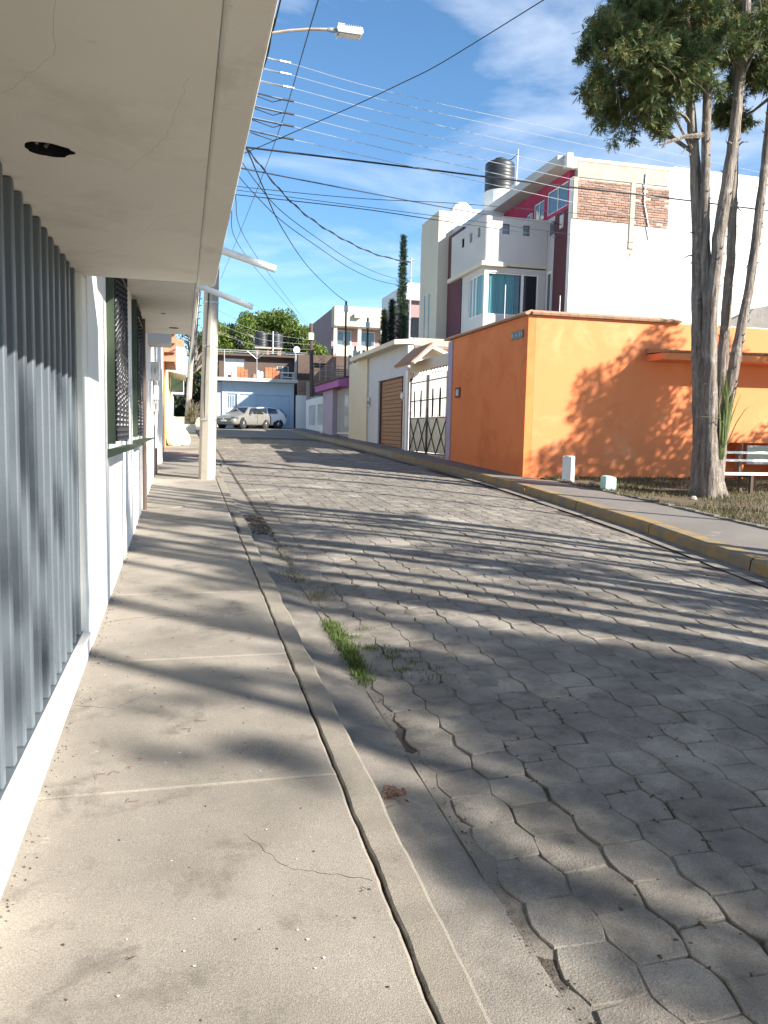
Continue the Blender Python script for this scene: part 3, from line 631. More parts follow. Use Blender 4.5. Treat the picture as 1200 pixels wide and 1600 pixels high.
# ------------------------------------------------------------------ opposite side
ho = thing('house', 'orange corner house with a tile capped parapet and bare lit gable side', 'house', (7.5, 16.9, .65))
zt = 4.27
oc = MB().wall('y', 16.9, 7.682, 18, .3, zt, [(12.55, 13.2, .3, 1.52), (13.25, 14.6, .3, 1.52)], .18, 1).build('wall', m_oran, ho)
MB().wall('x', 7.5, 16.902, 22.05, .3, zt - .002, [], .18, 1).build('wall', m_oranl, ho)
bx('pilaster', m_lilac, ho, 7.47, 7.75, 22.052, 22.42, .3, zt - .05)
bx('rear_wall', m_oranl, ho, 7.7, 18, 21.9, 22.04, .3, zt - .1); bx('roof_shade_block', m_cream, ho, 10.5, 17.5, 19.6, 21.8, 4.06, 4.72); bx('roof_slab', m_cream, ho, 7.69, 18, 17.09, 21.9, 3.9, 4.05)  # roof box added out of sight so its shade falls behind the gate
for i in range(26):               # parapet tiles, one by one along both faces
    y = 16.88 + i * .222
    MB().prism([(7.42, zt + .005), (7.40, zt + .05), (7.55, zt + .12), (7.72, zt + .08), (7.72, zt + .004)], 'y', y, y + .214).build('tile', m_tile, ho)
for i in range(17):
    x = 7.56 + i * .222
    MB().prism([(16.82, zt + .006), (16.80, zt + .05), (16.95, zt + .12), (17.10, zt + .08), (17.10, zt + .005)], 'x', x, x + .214).build('tile', m_tile, ho)
can = MB().prism([(10.5, 3.36), (10.5, 3.52), (17.5, 3.62), (17.5, 3.44)], 'y', 16.2, 16.898).build('canopy', m_oran, ho, bevel=.01)
rt = random.Random(4)
for i in range(34):
    x = 10.47 + i * .205; z = 3.525 + (x - 10.5) * .0143
    MB().prism([(16.16, z), (16.14, z + .035 + rt.uniform(0, .015)), (16.89, z + .13), (16.89, z + .02)], 'x', x, x + .19).build('tile', m_tile, can)
MB().wall('y', 17.6, 12.2, 15, .3, 1.7, [], .1, 1).build('doorway_back', m_oranl, ho)
bx('door_post', m_twig, ho, 13.21, 13.24, 16.85, 17.0, .3, 1.5); 
wn = MB().wall('y', 16.96, 13.45, 14.4, 1.0, 1.46, [(13.5, 14.35, 1.05, 1.41)], .05, 1).build('window_frame', m_grey, ho); MB().box(13.5, 14.35, 16.99, 17.0, 1.05, 1.41).build('pane', m_gwin, wn)
rw = MB(); rw.prism([(15.3, 3.9), (20.5, 3.9), (20.5, 6.3), (18.2, 5.86), (16.2, 5.42), (15.3, 5.0)], 'y', 20.4, 20.8); rw.build('rear_gable', m_roofg, ho)
sg = thing('street_sign', 'small dark green street name plaque high on the orange corner', 'sign', (7.49, 17.48, 3.88))
MB().box(7.475, 7.497, 17.14, 17.82, 3.80, 3.97).build('plate', m_dkgreen, sg)
for y, h_ in ((17.76, .10), (17.70, .08), (17.55, .05), (17.48, .05), (17.30, .10), (17.20, .09)):
    MB().box(7.470, 7.474, y - .015, y + .012, 3.885 - h_ / 2, 3.885 + h_ / 2).build('lettering', m_grey, sg)
nt_ = thing('house_number', 'small framed white number tile on the shaded orange wall', 'tile', (7.49, 21.5, 2.74))
MB().box(7.47, 7.497, 21.32, 21.70, 2.60, 2.88).build('frame', m_darkb, nt_); MB().box(7.462, 7.469, 21.40, 21.62, 2.65, 2.83).build('plaque', m_grey, nt_)

# white three storey house behind
hw = thing('house', 'tall white house with maroon strips, blue glass bay and brick patched side wall', 'house', (11.32, 22.7, .8))
XH, YH = 11.32, 22.7
MB().prism([(XH, .5), (24, .5), (24, 9.85), (14.72, 9.92), (14.55, 9.82), (14.5, 9.3), (XH, 9.3)], 'y', YH, YH + .2).build('side_wall', m_wear, hw)
# unplastered top: concrete band, columns, two fields of brick standing in mortar
MB().box(XH + .14, 14.52, YH - .03, YH + .19, 9.302, 9.74).build('tie_beam', m_mort, hw)
MB().box(XH + .08, 14.60, YH + .01, YH + .18, 9.74, 9.79).build('roof_edge', m_tile, hw)
bx('column', m_mort, hw, 13.26, 13.42, YH - .035, YH - .003, 7.35, 9.30); bx('column', m_mort, hw, XH + .03, XH + .17, YH - .03, YH - .003, 8.1, 9.30)
br = MB(); rb = random.Random(6)
for (xa, xb, za, zb) in ((11.50, 13.24, 8.10, 9.26), (13.44, 14.58, 8.06, 9.24)):
    z = za; k = 0
    while z + .05 < zb:
        x = xa - (.11 if k % 2 else 0) - rb.uniform(0, .05)
        while x < xb:
            x0, x1 = max(x, xa), min(x + .215, xb)
            if x1 - x0 > .03 and rb.random() > .03: br.box(x0, x1, YH - .024 - rb.uniform(0, .012), YH - .001, z, z + .052)
            x += .23
        z += .072; k += 1
br.build('brickwork', m_brick, hw, kind='stuff')
pit = MB(); rp = random.Random(19)
for k in range(46):              # knocked out spots in the bare render
    x, z = rp.uniform(XH + .3, 18), rp.choice([rp.uniform(5.4, 7.9), rp.uniform(6.2, 7.2)]); w_, h_ = rp.uniform(.015, .06), rp.uniform(.01, .035)
    pit.prism([(x - w_, z), (x - w_ * .3, z + h_), (x + w_, z + h_ * .4), (x + w_ * .4, z - h_)], 'y', YH - .003, YH + .001)
pit.tube([(13.1, YH, 5.2), (13.05, YH, 6.0), (13.08, YH, 6.6), (13.04, YH, 7.1)], .008, 4)
pit.build('wall_pits', m_mort, hw, kind='stuff')
for (x, z, w_, h_) in ((13.34, 7.28, .16, .16), (13.30, 7.10, .07, .1), (13.55, 7.07, .1, .03)):
    MB().prism([(x - w_, z), (x - w_ * .5, z + h_), (x + w_ * .6, z + h_ * .9), (x + w_, z - h_ * .2), (x + w_ * .2, z - h_)], 'y', YH - .006, YH - .004).build('plaster_patch', m_mort, hw)
bx('mortar_bed', m_mort, hw, 11.49, 13.25, YH - .012, YH - .0005, 8.09, 9.27); bx('mortar_bed', m_mort, hw, 13.43, 14.59, YH - .012, YH - .0005, 8.05, 9.25)
MB().tube([(13.72, YH - .06, 9.6), (13.70, YH - .06, 8.75), (13.99, YH - .06, 7.7)], .022, 6).build('drain_pipe', m_galv, hw)
bx('red_roof', m_red, hw, 14.1, 14.62, YH + .3, YH + 1.5, 9.80, 9.99)
MB().box(XH - .002, XH + .2, YH + .21, YH + 1.09, .5, 8.45).build('maroon_strip', m_purp, hw)
# front face above the strip: crimson band and ribbon windows under the eave
MB().wall('x', XH + .005, YH + .21, 29, 8.452, 9.55, [(YH + .3, YH + 1.75, 8.56, 9.30), (YH + 1.95, YH + 2.75, 8.56, 9.18), (YH + 2.85, YH + 3.3, 8.56, 9.0)], .18, 1).build('crimson_band', m_red, hw)
for (a, c, z1) in ((YH + .3, YH + 1.75, 9.30), (YH + 1.95, YH + 2.75, 9.18), (YH + 2.85, YH + 3.3, 9.0)):
    f = MB().wall('x', XH + .03, a, c, 8.56, z1, [(a + .05, (a + c) / 2 - .02, 8.6, z1 - .05), ((a + c) / 2 + .02, c - .05, 8.6, z1 - .05)], .05, 1).build('window_frame', m_pvc, hw)
    MB().box(XH + .05, XH + .06, a + .04, c - .04, 8.6, z1 - .04).build('pane', m_gwin, f)
rs = MB(); rs.prism([(XH - .42, 9.66), (XH - .42, 9.95), (24, 10.0), (24, 9.86), (XH + .1, 9.56)], 'y', YH + .22, 29.3)
rs.build('roof_slab', m_grey, hw, bevel=.01)
bx('roof_end', m_white, hw, XH - .22, XH + .12, YH - .02, YH + .215, 9.56, 9.86); bx('roof_end', m_white, hw, XH - .20, XH - .02, YH, YH + .2, 9.861, 9.98)
bx('roof_step', m_white, hw, XH - .35, XH - .1, 26.2, 26.7, 9.95, 10.1)
# body behind, terrace box and glass bay
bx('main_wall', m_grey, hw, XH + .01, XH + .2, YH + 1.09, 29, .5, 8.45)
BX, BY = 9.18, 24.3
tb = MB(); tb.wall('y', BY, BX + .14, XH - .001, 7.0, 8.42, [(9.78, 10.02, 7.88, 8.20), (10.47, 10.71, 7.88, 8.20)], .15, 1)
tb.wall('x', BX, BY + .14, 27.5, 7.0, 8.42, [(24.68, 24.90, 7.84, 8.14), (25.42, 25.66, 7.84, 8.14), (26.18, 26.42, 7.84, 8.14)], .15, 1)
cor = [(BX + .14 - .14 * math.cos(a), BY + .14 - .14 * math.sin(a)) for a in [i * math.pi / 16 for i in range(9)]] + [(BX + .14, BY + .15), (BX + .15, BY + .14)]
tb.prism(cor, 'z', 7.0, 8.42)
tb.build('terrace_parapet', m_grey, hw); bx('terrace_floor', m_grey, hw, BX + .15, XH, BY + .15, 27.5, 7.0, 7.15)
for (x0, x1) in ((9.78, 10.02), (10.47, 10.71)): MB().box(x0, x1, BY + .07, BY + .08, 7.88, 8.20).build('pane', m_gwin, hw)
for (y0, y1) in ((24.68, 24.90), (25.42, 25.66), (26.18, 26.42)): MB().box(BX + .07, BX + .08, y0, y1, 7.84, 8.14).build('pane', m_gwin, hw)
MB().box(XH - .02, XH - .005, YH + 1.12, YH + 1.4, 7.9, 8.3).build('pane', m_gwin, hw); MB().box(XH - .012, XH - .003, YH + .5, YH + .75, 7.95, 8.35).build('pane', m_grey, hw)
sb = MB(); sb.box(BX - .10, BX + .75, BY - .12, 27.6, 6.86, 6.995); sb.box(BX + .75, XH - .005, BY - .03, 27.6, 6.90, 6.994); sb.build('slab', m_cream, hw)
# bay: white sill wall, corner glazing
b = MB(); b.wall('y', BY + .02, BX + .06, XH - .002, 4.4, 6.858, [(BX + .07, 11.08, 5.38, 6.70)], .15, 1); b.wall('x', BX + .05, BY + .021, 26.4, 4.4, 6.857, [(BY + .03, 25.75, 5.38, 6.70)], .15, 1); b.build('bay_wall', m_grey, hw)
fr = MB().wall('y', BY + .05, BX + .08, 11.08, 5.38, 6.70, [(BX + .14, 10.50, 5.42, 6.66), (10.58, 11.04, 5.42, 6.66)], .05, 1).build('window_frame', m_pvc, hw)
fr2 = MB().wall('x', BX + .08, BY + .06, 25.75, 5.38, 6.70, [(BY + .14, 25.1, 5.42, 6.66), (25.16, 25.4, 5.42, 6.66), (25.46, 25.71, 5.42, 6.66)], .05, 1).build('window_frame', m_pvc, hw)
m_cur = mat('teal curtain', (.19, .42, .47), (.11, .29, .34), 2.2, rough=.25, bump=.25, bscale=2.2, speck=0, stretch=(3.4, 3.4, .02), coord='Position', spec=.7, dist=.02)
def curtain(x0, y0, x1, y1, z0, z1, n):
    c = MB()
    for i in range(n + 1):
        t = i / n; o = .018 * (1 if i % 2 else -1); dx, dy = (y1 - y0), (x0 - x1); l = math.hypot(dx, dy)
        for z in (z0, z1): c.v.append((x0 + (x1 - x0) * t + dx / l * o, y0 + (y1 - y0) * t + dy / l * o, z))
    c.f = [(2 * i, 2 * i + 2, 2 * i + 3, 2 * i + 1) for i in range(n)]; return c
MB().box(10.58, 11.04, BY + .075, BY + .08, 5.42, 6.66).build('pane', m_gdark, fr)
curtain(BX + .16, BY + .14, 10.30, BY + .12, 5.42, 6.66, 34).build('curtain', m_cur, fr); MB().box(10.3, 10.5, BY + .13, BY + .14, 5.42, 6.66).build('pane', m_gdark, fr)
curtain(BX + .14, BY + .16, BX + .14, 25.70, 5.42, 6.66, 30).build('curtain', m_cur, fr2)
MB().box(BX + .065, BX + .10, BY + .035, BY + .075, 5.38, 6.70).build('mullion', m_pvc, fr)
MB().wall('x', XH - .012, YH + 1.18, YH + 1.48, 4.6, 6.8, [(YH + 1.22, YH + 1.44, 4.7, 6.7)], .01, 1).build('window_frame', m_pvc, hw); MB().box(XH - .008, XH - .004, YH + 1.22, YH + 1.44, 4.7, 6.7).build('pane', m_gwin, hw)
MB().box(BX + .02, BX + .12, 26.42, 27.9, 4.4, 8.55).build('maroon_strip', m_purp, hw)
bx('side_infill', m_purp, hw, BX + .13, 11, 27.75, 27.88, 4.4, 8.5)
for x, z0, z1, y in ((9.25, 4.3, 6.0, 22.6), (11.05, 4.3, 5.8, 22.66)): MB().tube([(x, y, z0), (x, y, z1)], .016, 5).build('rebar', m_galv, hw)

tw_ = thing('house', 'cream tower block with two slit windows beside the white three storey house', 'house', (8.85, 28, 1))
MB().box(8.84, 9.36, 28.0, 30.1, .8, 9.46).build('tower', m_cream, tw_)
b = MB(); 
for y in (28.9, 29.45): bx('slit_window', m_gdark, tw_, 8.825, 8.838, y, y + .09, 4.6, 6.7)
MB().wall('y', 28.05, 9.37, 14, .8, 9.62, [(9.75, 10.4, 8.3, 8.9)], .2, 1).build('wall', m_white, tw_); MB().box(9.75, 10.4, 28.15, 28.17, 8.3, 8.9).build('pane', m_gblue, tw_)
MB().box(9.37, 14, 28.25, 32, .8, 9.6).build('body', m_white, tw_)
MB().lathe((10.0, 29, 0), [(.42, 9.6), (.40, 9.85), (.26, 10.02), (.1, 10.08)], 14).build('roof_dome', m_white, tw_)
tp = thing('tank_pedestal', 'round white pedestal under the big black tank', 'pedestal', (11.48, 29, 8.5))
MB().lathe((11.48, 29, 0), [(.55, 8.5), (.55, 10.565)], 24).build('drum', m_white, tp)
def tank(name, label, x, y, z, r, h, group, seg=26):
    t_ = thing(name, label, 'water tank', (x, y, z), group)
    pr = [(r * .97, 0), (r, .03)]
    for k in range(1, 8): pr += [(r, h * .78 * k / 8 - .015), (r * .985, h * .78 * k / 8), (r, h * .78 * k / 8 + .015)]
    pr += [(r, h * .78), (r * .96, h * .84), (r * .80, h * .89), (r * .45, h * .915)]
    MB().lathe((x, y, z), pr, seg).build('body', m_black, t_, smooth=True)
    MB().lathe((x, y, z), [(r * .42, h * .90), (r * .42, h * .965), (r * .38, h * .985), (r * .36, h)], 18).build('lid', m_black, t_)
    return t_
tank('water_tank', 'large black water tank on its white pedestal above the white house', 11.48, 29, 10.567, .55, 1.22, 'rooftop water tanks')
MB().tube([(12.0, 28.7, 9.8), (12.06, 28.7, 12.1)], .018, 5).build('vent_pipe', m_galv, tp); MB().tube([(12.06, 28.7, 11.95), (11.85, 28.8, 11.75), (11.6, 29, 11.7)], .016, 5).build('feed_pipe', m_cable, tp)

for o_, lo in ((hw, (13.39, 26.85, .654)), (tw_, (10.47, 33.12, .89)), (tp, (13.58, 34.3, 9.763)), (bpy.data.objects['water_tank'], (13.58, 34.3, 12.208))):
    o_.location = lo; o_.scale = (1.183, 1.183, 1.183)           # true size and place of the big house

# garage house, gate, carport
hg = thing('house', 'blue grey garage house with a brown slatted door and cream roof slab', 'house', (7.5, 30, 1))
MB().wall('x', 7.5, 26.86, 32.8, .6, 4.62, [(27.35, 31.05, .6, 3.58)], .2, 1).build('wall', m_bluegrey, hg)
MB().prism([(7.0, 4.58), (7.0, 4.74), (7.7, 4.80), (7.7, 4.62), (7.5, 4.62)], 'y', 26.8, 34.4).build('roof_slab', m_cream, hg)
MB().wall('y', 26.85, 7.705, 13.2, .6, 4.25, [], .2, 1).build('side_wall', m_white, hg)
bx('tie_beam', m_mort, hg, 7.70, 13.2, 26.84, 27.06, 4.58, 4.84); bx('mortar_bed', m_mort, hg, 7.72, 13.2, 26.862, 27.05, 4.252, 4.578)
br = MB()
for k in range(4):
    x = 7.74 - .11 * (k % 2)
    while x < 9.4: br.box(max(7.72, x), x + .22, 26.84, 26.861, 4.262 + k * .079, 4.262 + k * .079 + .06); x += .235
br.build('brickwork', m_brick, hg, kind='stuff')
bx('body', m_bluegrey, hg, 7.9, 10.3, 27.06, 36, 3.9, 4.5)
gd = MB().box(7.66, 7.68, 27.36, 31.04, .9, 3.57).build('garage_door', m_darkb, hg)
ng = 17
for k in range(ng):
    z0 = 1.0 + k * (2.56 / ng)
    MB().box(7.63, 7.658, 27.95, 31.03, z0, z0 + 2.56 / ng - .018).build('slat', m_wood, gd, bevel=.004)
    MB().box(7.63, 7.658, 27.37, 27.88, z0, z0 + 2.56 / ng - .018).build('slat', m_wood, gd, bevel=.004)
MB().box(7.61, 7.66, 27.89, 27.94, .95, 3.56).build('door_stile', m_darkb, gd); bx('door_frame', m_darkb, hg, 7.56, 7.62, 31.0, 31.05, .9, 3.57)
MB().box(7.42, 7.62, 32.81, 36.5, .6, 4.62).build('cream_panel', m_cream, hg)
mt = thing('doorbell_box', 'small grey intercom box on the blue grey wall beside the cream panel', 'intercom', (7.48, 32.5, 2.8))
MB().box(7.42, 7.5, 32.38, 32.66, 2.65, 3.0).build('casing', m_galv, mt); MB().box(7.415, 7.42, 32.45, 32.6, 2.72, 2.86).build('panel', m_gdark, mt)
em = thing('electric_meter', 'round electricity meter on the white strip beside the brown garage door', 'meter', (7.45, 27.05, 2.85))
MB().box(7.44, 7.5, 26.92, 27.2, 2.7, 3.0).build('casing', m_grey, em); MB().lathe((7.44, 27.06, 2.86), [(.11, -.09), (.12, -.02), (.12, 0)], 14, 'x').build('dial', m_pvc, em)
MB().tube([(7.47, 27.06, 2.7), (7.47, 27.06, 1.1)], .018, 6).build('conduit', m_galv, em)
gp = thing('gate_pier', 'white pier carrying the iron gate next to the garage', 'pier', (7.5, 26.6, .9))
MB().box(7.42, 7.62, 26.5, 26.8, .6, 3.7).build('shaft', m_white, gp)
gt = thing('iron_gate', 'black iron gate with spear bars above cross braced sheet panels', 'gate', (7.5, 24.5, .9))
zb, zm = .93, 2.05
for ya, yb in ((22.50, 24.44), (24.50, 26.45)):
    MB().box(7.515, 7.525, ya + .04, yb - .04, zb + .05, zm).build('lower_panel', m_galv, gt)
    for yy in (ya, yb - .04): MB().box(7.49, 7.53, yy, yy + .04, zb - .02, 3.42).build('stile', m_iron, gt)
    for z in (zb, zm, 2.62, 3.22): MB().box(7.495, 7.525, ya + .04, yb - .04, z, z + .035).build('rail', m_iron, gt)
    for s_ in (0, 1):
        for (a, c) in ((ya, (ya + yb) / 2), ((ya + yb) / 2, yb)):
            p0, p1 = ((a, zb), (c, zm)) if s_ else ((a, zm), (c, zb)); MB().tube([(7.50, p0[0], p0[1]), (7.50, p1[0], p1[1])], .014, 4).build('brace', m_iron, gt)
    n = 13
    for k in range(1, n):
        y = ya + (yb - ya) * k / n; top = 3.42 + .10 * (k % 2)
        MB().tube([(7.51, y, zm), (7.51, y, top), (7.51, y, top + .04), (7.51, y, top + .11)], [.009, .009, .017, .002], 4).build('bar', m_iron, gt)
    for y in (ya + .62, yb - .62):
        MB().tube([(7.485, y - .04, 2.1), (7.485, y - .05, 2.55), (7.485, y, 2.95), (7.485, y + .05, 2.55), (7.485, y + .04, 2.1)], .02, 5).build('ornament', m_iron, gt)
cp = thing('carport_roof', 'small pitched canopy with tile edging above the iron gate', 'canopy', (7.5, 25, 3.8))
MB().prism([(7.55, 4.22), (6.98, 3.72), (6.94, 3.79), (7.55, 4.34), (8.3, 4.02), (8.3, 3.92)], 'y', 24.2, 26.45).build('pitched_slab', m_cream, cp)
for k in range(9):
    MB().prism([(7.0, 3.83), (6.90, 3.75), (6.88, 3.80), (7.56, 4.42), (7.56, 4.345)], 'y', 24.22 + k * .245, 24.42 + k * .245).build('tile', m_tile, cp)
MB().box(7.49, 7.66, 22.43, 26.5, 3.60, 3.93).build('lintel', m_cream, cp)
bx('patio_floor', m_walk2, hg, 7.7, 13.2, 22.06, 26.84, .6, .88)
for i, (y, z0, z1, lab) in enumerate(((27.45, 4.7, 7.62, 'tall slender galvanised mast on the garage roof by the canopy'),)):
    ms = thing('mast', lab, 'mast', (7.7, y, z0)); MB().tube([(7.7, y, z0), (7.7, y, z1)], .035, 7).build('tube', m_galv, ms); MB().tube([(7.62, y, z1 - .1), (7.8, y, z1 - .04)], .03, 6).build('cap', m_galv, ms)

hp = thing('house', 'lilac house with magenta fascia, shingled canopy and white barred porch', 'house', (7.6, 40, 1.3))
MB().box(7.62, 12, 37, 43, .9, 3.95).build('body', m_lilac, hp)
MB().prism([(7.0, 3.66), (7.0, 3.98), (7.9, 4.16), (12, 4.2), (12, 3.66)], 'y', 36.9, 43.8).build('fascia', m_mag, hp)
for k in range(14): MB().prism([(6.94, 3.985), (6.94, 4.03), (8.0, 4.30), (8.0, 4.19)], 'y', 36.95 + k * .49, 37.4 + k * .49).build('shingle', m_darkb, hp)
MB().box(7.3, 7.6, 40.0, 42.9, 1.0, 3.66).build('pillar', m_lilac, hp); bx('step', m_grey, hp, 7.2, 7.6, 42.4, 43.2, 1.0, 1.55)
bx('porch_dark_panel', m_gwin, hp, 7.600, 7.618, 36.95, 39.98, 1.53, 3.6); pg = MB().box(7.53, 7.56, 36.95, 39.98, 1.45, 1.52).build('porch_grille', m_pvc, hp)  # flat dark panel on the wall stands for the dim inside behind the bars
for k in range(11): MB().box(7.53, 7.56, 37.0 + k * .28, 37.045 + k * .28, 1.52, 3.6).build('bar', m_pvc, pg)
for i, (x, y, z0, z1, lab) in enumerate(((7.55, 38.2, 4.1, 7.75, 'tall dark mast on the lilac house roof that takes the house wires'), (7.9, 37.6, 4.2, 5.6, 'short dark post with white foot on the lilac house roof'), (8.4, 37.2, 4.2, 6.9, 'dark post in front of the cream and rose block'))):
    ms = thing('mast', lab, 'mast', (x, y, z0), 'roof masts'); MB().tube([(x, y, z0), (x, y, z1)], .05, 7).build('tube', m_cable, ms); MB().box(x - .09, x + .09, y - .05, y + .05, z1 - .5, z1 - .2).build('bracket', m_galv, ms)
fw = thing('fence_wall', 'low white street wall with barred openings past the lilac house', 'wall', (7.6, 46.5, 1.5))
MB().wall('x', 7.6, 43.3, 51, 1.0, 3.5, [(44.2, 46.5, 1.9, 3.1), (47.2, 49.8, 1.9, 3.1)], .2, 1).build('wall', m_white, fw)
for k in range(9): MB().box(7.66, 7.69, 44.3 + k * .26, 44.34 + k * .26, 1.9, 3.1).build('bar', m_pvc, fw)
for k in range(9): MB().box(7.66, 7.69, 47.4 + k * .27, 47.44 + k * .27, 1.9, 3.1).build('bar', m_pvc, fw)
bx('body', m_bluegrey, fw, 8.0, 14, 43.3, 51, 1.0, 3.4)
# wall right of the blue house
wb = thing('brick_topped_wall', 'white wall topped with bare brick beside the blue house', 'wall', (8.9, 56, 1.8))
MB().wall('y', 56, 7.64, 14, 1.2, 4.0, [], .25, 1).build('white_wall', m_white, wb); MB().box(7.75, 14, 56.02, 56.2, 4.0, 5.05).build('mortar_bed', m_mort, wb)
br = MB()
for k in range(11):
    x = 7.76 - .12 * (k % 2)
    while x < 10.6: br.box(max(7.76, x), x + .25, 55.99, 56.019, 4.02 + k * .094, 4.02 + k * .094 + .075); x += .268
br.build('brickwork', m_brick, wb, kind='stuff')
up = thing('house', 'unfinished brown brick upper storey with open railings behind the white wall', 'house', (10, 60, 5))
MB().wall('y', 60, 8.3, 16, 1.5, 7.2, [(9.2, 10.4, 5.4, 6.6)], .3, 1).build('wall', m_darkb, up); bx('body', m_darkb, up, 8.3, 16, 60.4, 66, 1.5, 7.0)
MB().prism([(8.9, 5.1), (10.9, 5.1), (10.9, 7.3)], 'y', 58.5, 58.7).build('stair_flank', m_brick, up)
for k in range(6): MB().tube([(9.1 + k * .45, 57.6, 5.05), (9.1 + k * .45, 57.6, 6.3 + (.2 if k % 2 else 0))], .03, 5).build('post', m_galv, up)
for z in (5.5, 5.9, 6.25): MB().tube([(9.1, 57.6, z), (11.4, 57.6, z)], .02, 5).build('rail', m_galv, up)
for k in range(6): MB().box(9.9, 11.2, 55.6, 55.68, 5.10 + k * .14, 5.19 + k * .14).build('plank', m_twig, up)
for k in range(3): MB().box(11.5 + k * .5, 11.7 + k * .5, 56.8, 57.0, 4.0, 7.0 + .2 * k).build('column', m_mort, up)

hb = thing('house', 'light blue house with a flat roof terrace at the end of the street', 'house', (5.1, 57, 1.75))
MB().wall('y', 57, 2.63, 7.62, 1.4, 4.85, [(3.0, 3.65, 1.7, 4.03), (3.85, 4.7, 1.7, 4.0), (4.95, 7.3, 1.7, 3.98)], .2, 1).build('wall', m_lblue, hb)
MB().box(2.15, 7.75, 56.1, 64, 4.86, 5.08).build('roof_slab', m_grey, hb); bx('body', m_lblue, hb, 2.64, 7.6, 57.6, 64, 1.4, 4.85)
bx('side_return', m_bluegrey, hb, 2.3, 2.62, 57.1, 60, 1.4, 4.8)
d1 = MB().box(3.0, 3.65, 57.10, 57.14, 1.7, 4.03).build('door', m_lblue, hb); 
for k in range(5): MB().box(3.06 + k * .125, 3.10 + k * .125, 57.07, 57.1, 3.05, 3.9).build('bar', m_iron, d1)
MB().box(3.85, 4.7, 57.10, 57.14, 1.7, 4.0).build('door', m_lblue, hb)
g_ = MB().box(4.95, 7.3, 57.10, 57.12, 1.7, 3.98).build('garage_door', m_lblue, hb)
for k in range(8): MB().box(4.97 + k * .29, 5.23 + k * .29, 57.075, 57.098, 1.75, 3.95).build('panel', m_lblue, g_)
MB().wall('y', 61.5, 2.6, 8.2, 5.08, 7.0, [(3.0, 4.5, 5.3, 6.8), (6.9, 7.8, 5.6, 6.4)], .25, 1).build('upper_wall', m_darkb, hb)
f = MB().wall('y', 61.55, 3.0, 4.5, 5.3, 6.8, [(3.08, 3.7, 5.38, 6.72), (3.78, 4.42, 5.38, 6.72)], .05, 1).build('window_frame', m_bluegrey, hb); MB().box(3.05, 4.45, 61.58, 61.59, 5.35, 6.75).build('pane', m_bluegrey, f)
f = MB().wall('y', 61.55, 6.9, 7.8, 5.6, 6.4, [(6.96, 7.32, 5.66, 6.34), (7.38, 7.74, 5.66, 6.34)], .05, 1).build('window_frame', m_grey, hb); MB().box(6.93, 7.77, 61.58, 61.59, 5.62, 6.38).build('pane', m_gwin, f)
bx('upper_roof', m_darkb, hb, 2.5, 8.3, 61.0, 66, 7.0, 7.15)
for x in (2.75, 4.95, 7.6): MB().tube([(x, 56.4, 5.08), (x, 56.4, 6.95)], .035, 6).build('frame_post', m_galv, hb)
MB().tube([(2.2, 56.4, 6.95), (8.6, 56.4, 6.95)], .035, 6).build('frame_beam', m_galv, hb); MB().tube([(2.2, 58.8, 7.05), (8.6, 58.8, 7.05)], .03, 6).build('frame_beam', m_galv, hb)
for sgn in (-1, 1): MB().tube([(4.95, 56.4, 6.4), (4.95 + .65 * sgn, 56.4, 6.92)], .025, 5).build('frame_brace', m_galv, hb)
tt = thing('tank_stand', 'open brick stand carrying two black tanks over the terrace', 'stand', (6.1, 60.5, 7.15))
for x in (5.4, 6.25, 7.05): MB().box(x - .14, x + .14, 61.2, 61.5, 7.152, 7.60).build('pier', m_brick, tt)
MB().box(5.2, 7.25, 61.05, 62.4, 7.60, 7.718).build('slab', m_mort, tt)
tank('water_tank', 'black tank over the blue house terrace, the one by the trees gap', 5.75, 61.7, 7.72, .52, 1.22, 'rooftop water tanks', 18)
tank('water_tank', 'black tank over the blue house terrace, the one beside a white riser pipe', 6.82, 61.7, 7.72, .54, 1.22, 'rooftop water tanks', 18)
MB().tube([(6.55, 61.0, 7.2), (6.55, 61.0, 8.9)], .04, 5).build('riser_pipe', m_pvc, tt)
ds = thing('satellite_dish', 'small white satellite dish on a post over the blue house roof', 'dish', (8.0, 58, 6.9))
MB().tube([(7.9, 58, 5.08), (7.9, 58, 7.25)], .03, 6).build('post', m_galv, ds); MB().lathe((7.9, 57.9, 7.3), [(.05, .10), (.15, .05), (.23, 0), (.24, -.02)], 18, 'y').build('reflector', m_pvc, ds); MB().tube([(7.9, 57.9, 7.3), (7.5, 57.6, 7.75)], .012, 4).build('feed_arm', m_galv, ds)
rq = random.Random(9)
def stack(x, y, nx, nzv, lab):
    t_ = thing('block_stack', lab, 'brick stack', (x, y, 5.08), 'orange brick stacks')
    for i in range(nx):
        for k in range(nzv - (1 if i == nx - 1 else 0)):
            MB().box(x + i * .25 + rq.uniform(-.01, .01), x + i * .25 + .23, y, y + .4, 5.082 + k * .2, 5.082 + k * .2 + .19).build('brick', m_terr, t_)
stack(3.62, 56.5, 3, 4, 'tall stack of orange bricks on the blue terrace edge by the door post')
stack(3.0, 56.6, 1, 2, 'smallest stack of orange bricks at the end of the blue terrace')
stack(5.55, 56.5, 4, 4, 'wide stack of orange bricks mid terrace over the pale garage door')
for x, wd, hh, m, lab in ((5.05, .18, .55, m_pvc, 'narrow white canister on the terrace edge'), (5.28, .22, .5, m_pvc, 'wider white canister beside the orange bricks'), (4.75, .3, .3, m_wood, 'low tan box on the terrace edge'), (3.32, .26, .42, m_wear, 'pale bucket beside the tall orange brick stack')):
    t_ = thing('container', lab, 'container', (x, 56.45, 5.08)); MB().lathe((x, 56.45, 5.081), [(wd / 2, 0), (wd / 2 * 1.05, hh * .85)], 12).build('body', m, t_); MB().lathe((x, 56.45, 5.081), [(wd / 2 * .8, hh * .86), (wd / 2 * .7, hh)], 12).build('lid', m, t_)
